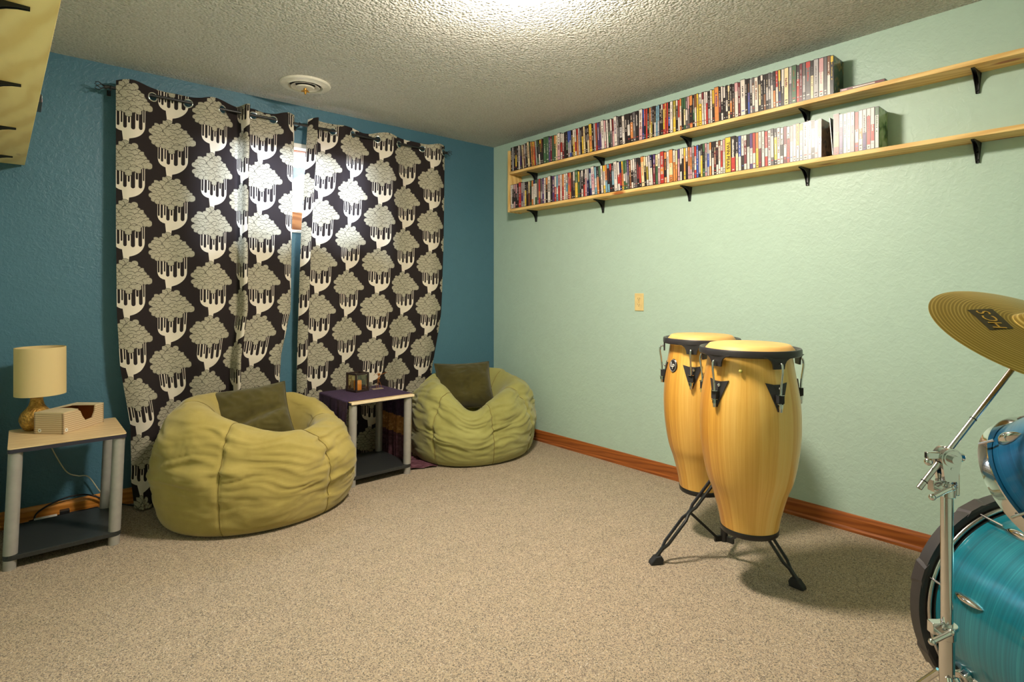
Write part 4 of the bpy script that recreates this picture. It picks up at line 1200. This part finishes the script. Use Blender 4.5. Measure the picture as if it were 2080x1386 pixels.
# badge and the two spurs
Mg = Matrix.Rotation(math.radians(42), 4, 'Z') @ Matrix.Translation((RS + .001, 0, .285)) @ Matrix.Rotation(PI / 2, 4, 'Y')
MB().lathe([(.0, .002), (.024, .002), (.026, .0)], 28, Mg).build('badge', plain('pale_gold_badge', srgb(226, 206, 120), .35, .3), bs, True, smooth=30)
for sg in (1, -1):
    a = math.radians(118 * sg)
    m = MB(); Rz = Matrix.Rotation(a, 4, 'Z')
    m.box((RS + .010, 0, .075), (.022, .045, .07), 0, Rz)
    m.cyl(Rz @ Vector((RS + .012, -.026, .075)), Rz @ Vector((RS + .012, .026, .075)), .018, n=18)
    sb = m.build('spur_bracket', m_chrome, bs, True, smooth=40, bevel=.004)
    tip_w = MBd @ (Rz @ Vector((RS + .14, 0, -.06))); tip_w.z = .012
    p0 = Rz @ Vector((RS + .018, 0, .09)); p1 = MBd.inverted() @ tip_w
    m = MB(); m.cyl(p0, p1, .008, n=12); m.build('spur_leg', m_nickel, bs, True, smooth=40)
    m = MB(); dlt = (p1 - p0).normalized(); m.cyl(p1 - dlt * .03, p1, .011, .006, 12); m.build('spur_tip', m_blackmat, bs, True, smooth=40)

# tom
tn = Vector((-.41, -.709, .574)).normalized()
MT = frame((1.800, .155, .722), (0, 0, 1), tn)
tm = tag(empty('tom_drum', M=MT), 'small tilted blue tom drum with chrome hoops mounted over the bass drum', 'drum')
RT, LT = .150, .215
MB().lathe([(RT, .008), (RT, LT - .008)], 96).build('shell', m_wrap2, tm, True, smooth=60)
for z, s_ in ((0, 1), (LT, -1)):
    MB().lathe([(.1515, z + s_ * .012), (.1535, z - s_ * .016), (.1570, z - s_ * .020), (.1600, z - s_ * .018), (.1580, z - s_ * .012), (.1560, z + s_ * .006), (.1625, z + s_ * .010), (.1630, z + s_ * .013), (.1515, z + s_ * .012)], 96).build('hoop', m_chrome, tm, True, smooth=35)
    MB().lathe([(.0001, z - s_ * .004), (.152, z - s_ * .004)], 64).build('drum_head', plain('clear_head', srgb(200, 198, 190), .3), tm, True)
for q in range(6):
    a = math.radians(50 + 60 * q)
    for zl_, zh_, sg_ in ((.060, -.004, 1), (LT - .060, LT + .004, -1)):
        c1, c2 = MB(), MB(); lug(c1, c2, RT, zl_, a, .060, zh_, sg_)
        c1.build('lug', m_chrome, tm, True, smooth=60); c2.build('tension_rod', m_nickel, tm, True, smooth=40)
# tom arm down to the bass drum shell
pA = MT @ Vector((RT * math.cos(PI), RT * math.sin(PI), LT * .5)); 
m = MB(); m.cyl(MT.inverted() @ pA, MT.inverted() @ Vector((1.84, .0, .55)), .011, n=14); m.build('mounting_arm', m_nickel, tm, True, smooth=40)

# cymbal
cn = Vector((-.285, -.408, .867)).normalized(); cc = Vector((1.713, .172, 1.087))
MC = frame(cc, (.82, -.573, 0), cn)
cy = tag(empty('cymbal', M=MC), 'bronze crash cymbal with a black printed block, tilted on its boom stand', 'cymbal')
def bronze():
    t = NT('lathed_bronze'); tc = t.n('TexCoord'); sp = t.n('SeparateXYZ'); t.l(tc.outputs['Object'], sp.inputs[0])
    l = t.n('VectorMath', operation='LENGTH'); cb = t.n('CombineXYZ'); t.l(sp.outputs[0], cb.inputs[0]); t.l(sp.outputs[1], cb.inputs[1]); t.l(cb.outputs[0], l.inputs[0])
    m1 = t.n('Math', operation='MULTIPLY'); t.l(l.outputs['Value'], m1.inputs[0]); m1.inputs[1].default_value = 900
    s1 = t.n('Math', operation='SINE'); t.l(m1.outputs[0], s1.inputs[0])
    cb2 = t.n('CombineXYZ'); t.l(l.outputs['Value'], cb2.inputs[0]); nz = t.noise(cb2.outputs[0], 160, 3, .7)
    ad = t.mixc(.35, nz.outputs['Fac'], s1.outputs[0])
    col = t.ramp(ad, [(.25, srgb(168, 140, 66)), (.55, srgb(202, 172, 90)), (.75, srgb(218, 192, 114))])
    b_ = t.bsdf(col, .34, .8); t.bump(ad, .14, .001)
    b_.inputs['Anisotropic'].default_value = .6
    tg = t.n('Tangent', direction_type='RADIAL', axis='Z'); t.l(tg.outputs[0], b_.inputs['Tangent'])
    return t.mat
m_bronze = bronze()
cp = [(.006, .030), (.020, .029), (.036, .023), (.048, .012), (.056, .008), (.10, .003), (.15, -.005), (.19, -.014), (.2032, -.018)]
cpp = catmull(cp, 40)
cprof = [(r, z) for r, z in cpp] + [(r, z - .0012) for r, z in cpp[::-1]]
MB().lathe(cprof, 128).build('cymbal_plate', m_bronze, cy, True, smooth=60)
def czz(x, y): return float(np.interp(math.hypot(x, y), cpp[:, 0], cpp[:, 1])) + .0006
corn = [(-.1005, .0854), (-.0430, .0806), (-.0703, -.0057), (-.1217, -.0019)]
N_ = 10; G = np.zeros((N_, N_, 3))
for i in range(N_):
    for j in range(N_):
        u_, v_ = i / (N_ - 1), j / (N_ - 1)
        x = (1 - u_) * (1 - v_) * corn[0][0] + u_ * (1 - v_) * corn[1][0] + u_ * v_ * corn[2][0] + (1 - u_) * v_ * corn[3][0]
        y = (1 - u_) * (1 - v_) * corn[0][1] + u_ * (1 - v_) * corn[1][1] + u_ * v_ * corn[2][1] + (1 - u_) * v_ * corn[3][1]
        G[i, j] = (x, y, czz(x, y))
grid_obj('printed_block', G, plain('black_print', srgb(46, 40, 22), .45), None, smooth=True).parent = cy
m_goldink = plain('gold_print', srgb(196, 154, 62), .4, .5)
lx = (Vector((corn[0][0], corn[0][1], 0)) - Vector((corn[3][0], corn[3][1], 0))).normalized()
for ch, f_ in (('H', .17), ('C', .48), ('S', .80)):
    c0 = Vector((corn[3][0] + corn[2][0], corn[3][1] + corn[2][1], 0)) / 2; c1 = Vector((corn[0][0] + corn[1][0], corn[0][1] + corn[1][1], 0)) / 2
    p = c0 + (c1 - c0) * f_ ; p.z = czz(p.x, p.y) + .0008
    rn = math.hypot(p.x, p.y); nrm = Vector((.085 * p.x / rn, .085 * p.y / rn, 1))
    text_mesh('printed_letter', ch, .040, frame(p, lx, nrm) , m_goldink, cy, .0002, local=True)
MB().lathe([(.0, .040), (.012, .040), (.014, .036), (.014, .030), (.0, .030)], 20).build('felt', plain('grey_felt', srgb(90, 86, 84), .95), cy, True, smooth=40)
m = MB(); m.cyl((0, 0, .040), (0, 0, .052), .006, n=12); m.box((0, 0, .050), (.034, .006, .010)); m.build('wing_nut', m_chrome, cy, True, smooth=40)

# cymbal stand
ck = tag(empty('cymbal_stand', (1.588, .312, 0)), 'chrome boom cymbal stand beside the teal bass drum', 'stand')
PX, PY = 1.588, .312
V = lambda z, dx=0, dy=0: Vector((PX + dx, PY + dy, z))
MB().cyl(V(.10), V(.40), .0150, n=24).build('lower_tube', m_chrome, ck, smooth=40)
MB().cyl(V(.40), V(.755), .0122, n=24).build('upper_tube', m_chrome, ck, smooth=40)
# sight-line directions, for the wing bolts
vx = Vector((.753, -.658, 0)); vy = Vector((-.658, -.753, 0))
def clamp_at(z, r, name):
    m = MB(); m.cyl(V(z - .030), V(z), r, n=24); m.cyl(V(z - .006), V(z + .003), r + .004, n=24)
    m.box((0, 0, 0), (.026, .020, .026), 0, frame(V(z - .004) - vx * (r + .008), vx, (0, 0, 1)))
    o = m.build(name, m_chrome, ck, smooth=40, bevel=.0015)
    w = MB(); b0 = V(z - .010) - vx * (r + .012) + vy * .002; w.cyl(b0, b0 + vy * .022, .005, n=12)
    e0 = b0 + vy * .024
    w.tube([tuple(e0 - vx * .024 - Vector((0, 0, .012))), tuple(e0), tuple(e0 + vx * .020 + Vector((0, 0, .010)))], [.006, .0055, .006], 10)
    w.sphere(e0 - vx * .024 - Vector((0, 0, .012)), .0075, 10, 8); w.sphere(e0 + vx * .020 + Vector((0, 0, .010)), .0075, 10, 8)
    w.build('wing_bolt', m_chrome, o, smooth=50)
clamp_at(.412, .0175, 'height_clamp'); clamp_at(.735, .0165, 'tilter_clamp')
# tilter head: two plates with a round top
tl = MB()
for s_ in (-1, 1):
    po = [(-.015, -.052), (.013, -.052), (.023, .0)] + [(.023 * math.cos(a), .023 * math.sin(a)) for a in np.linspace(.2, PI - .2, 12)] + [(-.023, 0)]
    tl.prism(po, frame(V(.795) + vy * (s_ * .011 - .004), vx, vy), .008)
tl.cyl(V(.795) - vy * .010, V(.795) + vy * .018, .019, n=24)
tl.cyl(V(.795) + vy * .018, V(.795) + vy * .028, .0095, n=16)
tl.cyl(V(.772) + vy * .0155, V(.772) + vy * .0158, .003, n=8)
to_ = tl.build('tilter', m_chrome, ck, smooth=40, bevel=.001)
w = MB(); w.box((0, 0, 0), (.030, .012, .016), 0, frame(V(.800) - vx * .036 + vy * .004, vx, (0, 0, 1))); w.cyl(V(.795) + vx * .02 - vy * .01, V(.79) + vx * .045 - vy * .012, .010, n=14); w.sphere(V(.786) - vx * .046 + vy * .006, .009, 10, 8)
w.build('tilter_wing_bolt', m_chrome, to_, smooth=50, bevel=.002)
w = MB(); w.box((0, 0, 0), (.008, .014, .055), 0, frame(V(.735) + vx * .021, vx, (0, 0, 1))); w.build('memory_lock', m_chrome, ck, bevel=.003)
be = cc - cn * .086; bdv = (be - V(.805)).normalized(); b0 = V(.805) - bdv * .105
MB().cyl(b0, be, .0062, n=18).build('boom_arm', m_nickel, ck, smooth=40)
m = MB()
for f_ in (.02, .075, .205): m.torus(.0063, .0012, frame(b0 + bdv * f_, bdv.orthogonal(), bdv), 18, 6)
m.build('boom_ring', m_blackmat, ck)
m = MB(); m.cyl(be - bdv * .012, be + bdv * .012, .012, n=16); m.cyl(be, cc + cn * .028, .004, n=10); m.cyl(cc - cn * .02, cc - cn * .004, .010, n=14)
m.build('cymbal_mount', m_chrome, ck, smooth=40)
for q, az_ in enumerate((205, 85, 325)):
    d = Vector((math.cos(math.radians(az_)), math.sin(math.radians(az_)), 0)) * (.22 if az_ != 325 else .0)
    if d.length < .01: d = Vector((-.05, -.23, 0))
    m = MB(); m.tube([tuple(V(.30) + d.normalized() * .015), tuple(V(.02) + d)], .007, 10)
    lo = m.build('leg', m_chrome, ck, smooth=40)
    m = MB(); m.cyl(V(.0) + d, V(.035) + d, .014, .009, 12); m.build('rubber_foot', m_blackmat, lo, smooth=40)

# ------------------------------------------------------------------ light, world, camera
W = bpy.data.worlds.new('World'); S.world = W; W.use_nodes = True
nt = W.node_tree; nt.nodes.clear(); wo = nt.nodes.new('ShaderNodeOutputWorld'); bg = nt.nodes.new('ShaderNodeBackground')
bg.inputs[0].default_value = (.78, .88, 1.0, 1); bg.inputs[1].default_value = 3.0
nt.links.new(bg.outputs[0], wo.inputs[0])
ar = bpy.data.lights.new('daylight', 'AREA'); ar.shape = 'RECTANGLE'; ar.size = .95; ar.size_y = .38; ar.energy = 250; ar.color = (.66, .80, 1.0)
ao = bpy.data.objects.new('daylight', ar); COL.objects.link(ao); ao.location = (1.37, YW + .40, 2.30)
ao.rotation_euler = Vector((0, -.75, -.62)).to_track_quat('-Z', 'Y').to_euler()

cam = bpy.data.cameras.new('Camera'); co = bpy.data.objects.new('Camera', cam); COL.objects.link(co)
th = math.radians(41.16)
co.location = (0, 0, 1.1746); co.rotation_euler = (PI / 2, 0, -th)
cam.sensor_width = 36; cam.lens = 1142 / 2080 * 36; cam.shift_y = -(693 - 590) / 2080
cam.clip_start = .02
S.camera = co
S.view_settings.view_transform = 'Standard'; S.view_settings.look = 'None'; S.view_settings.gamma = 1; S.view_settings.exposure = 0.12
S.view_settings.use_curve_mapping = False
S.cycles.max_bounces = 10; S.cycles.diffuse_bounces = 6; S.cycles.transparent_max_bounces = 12
S.cycles.use_denoising = True
S.cycles.sample_clamp_indirect = 6
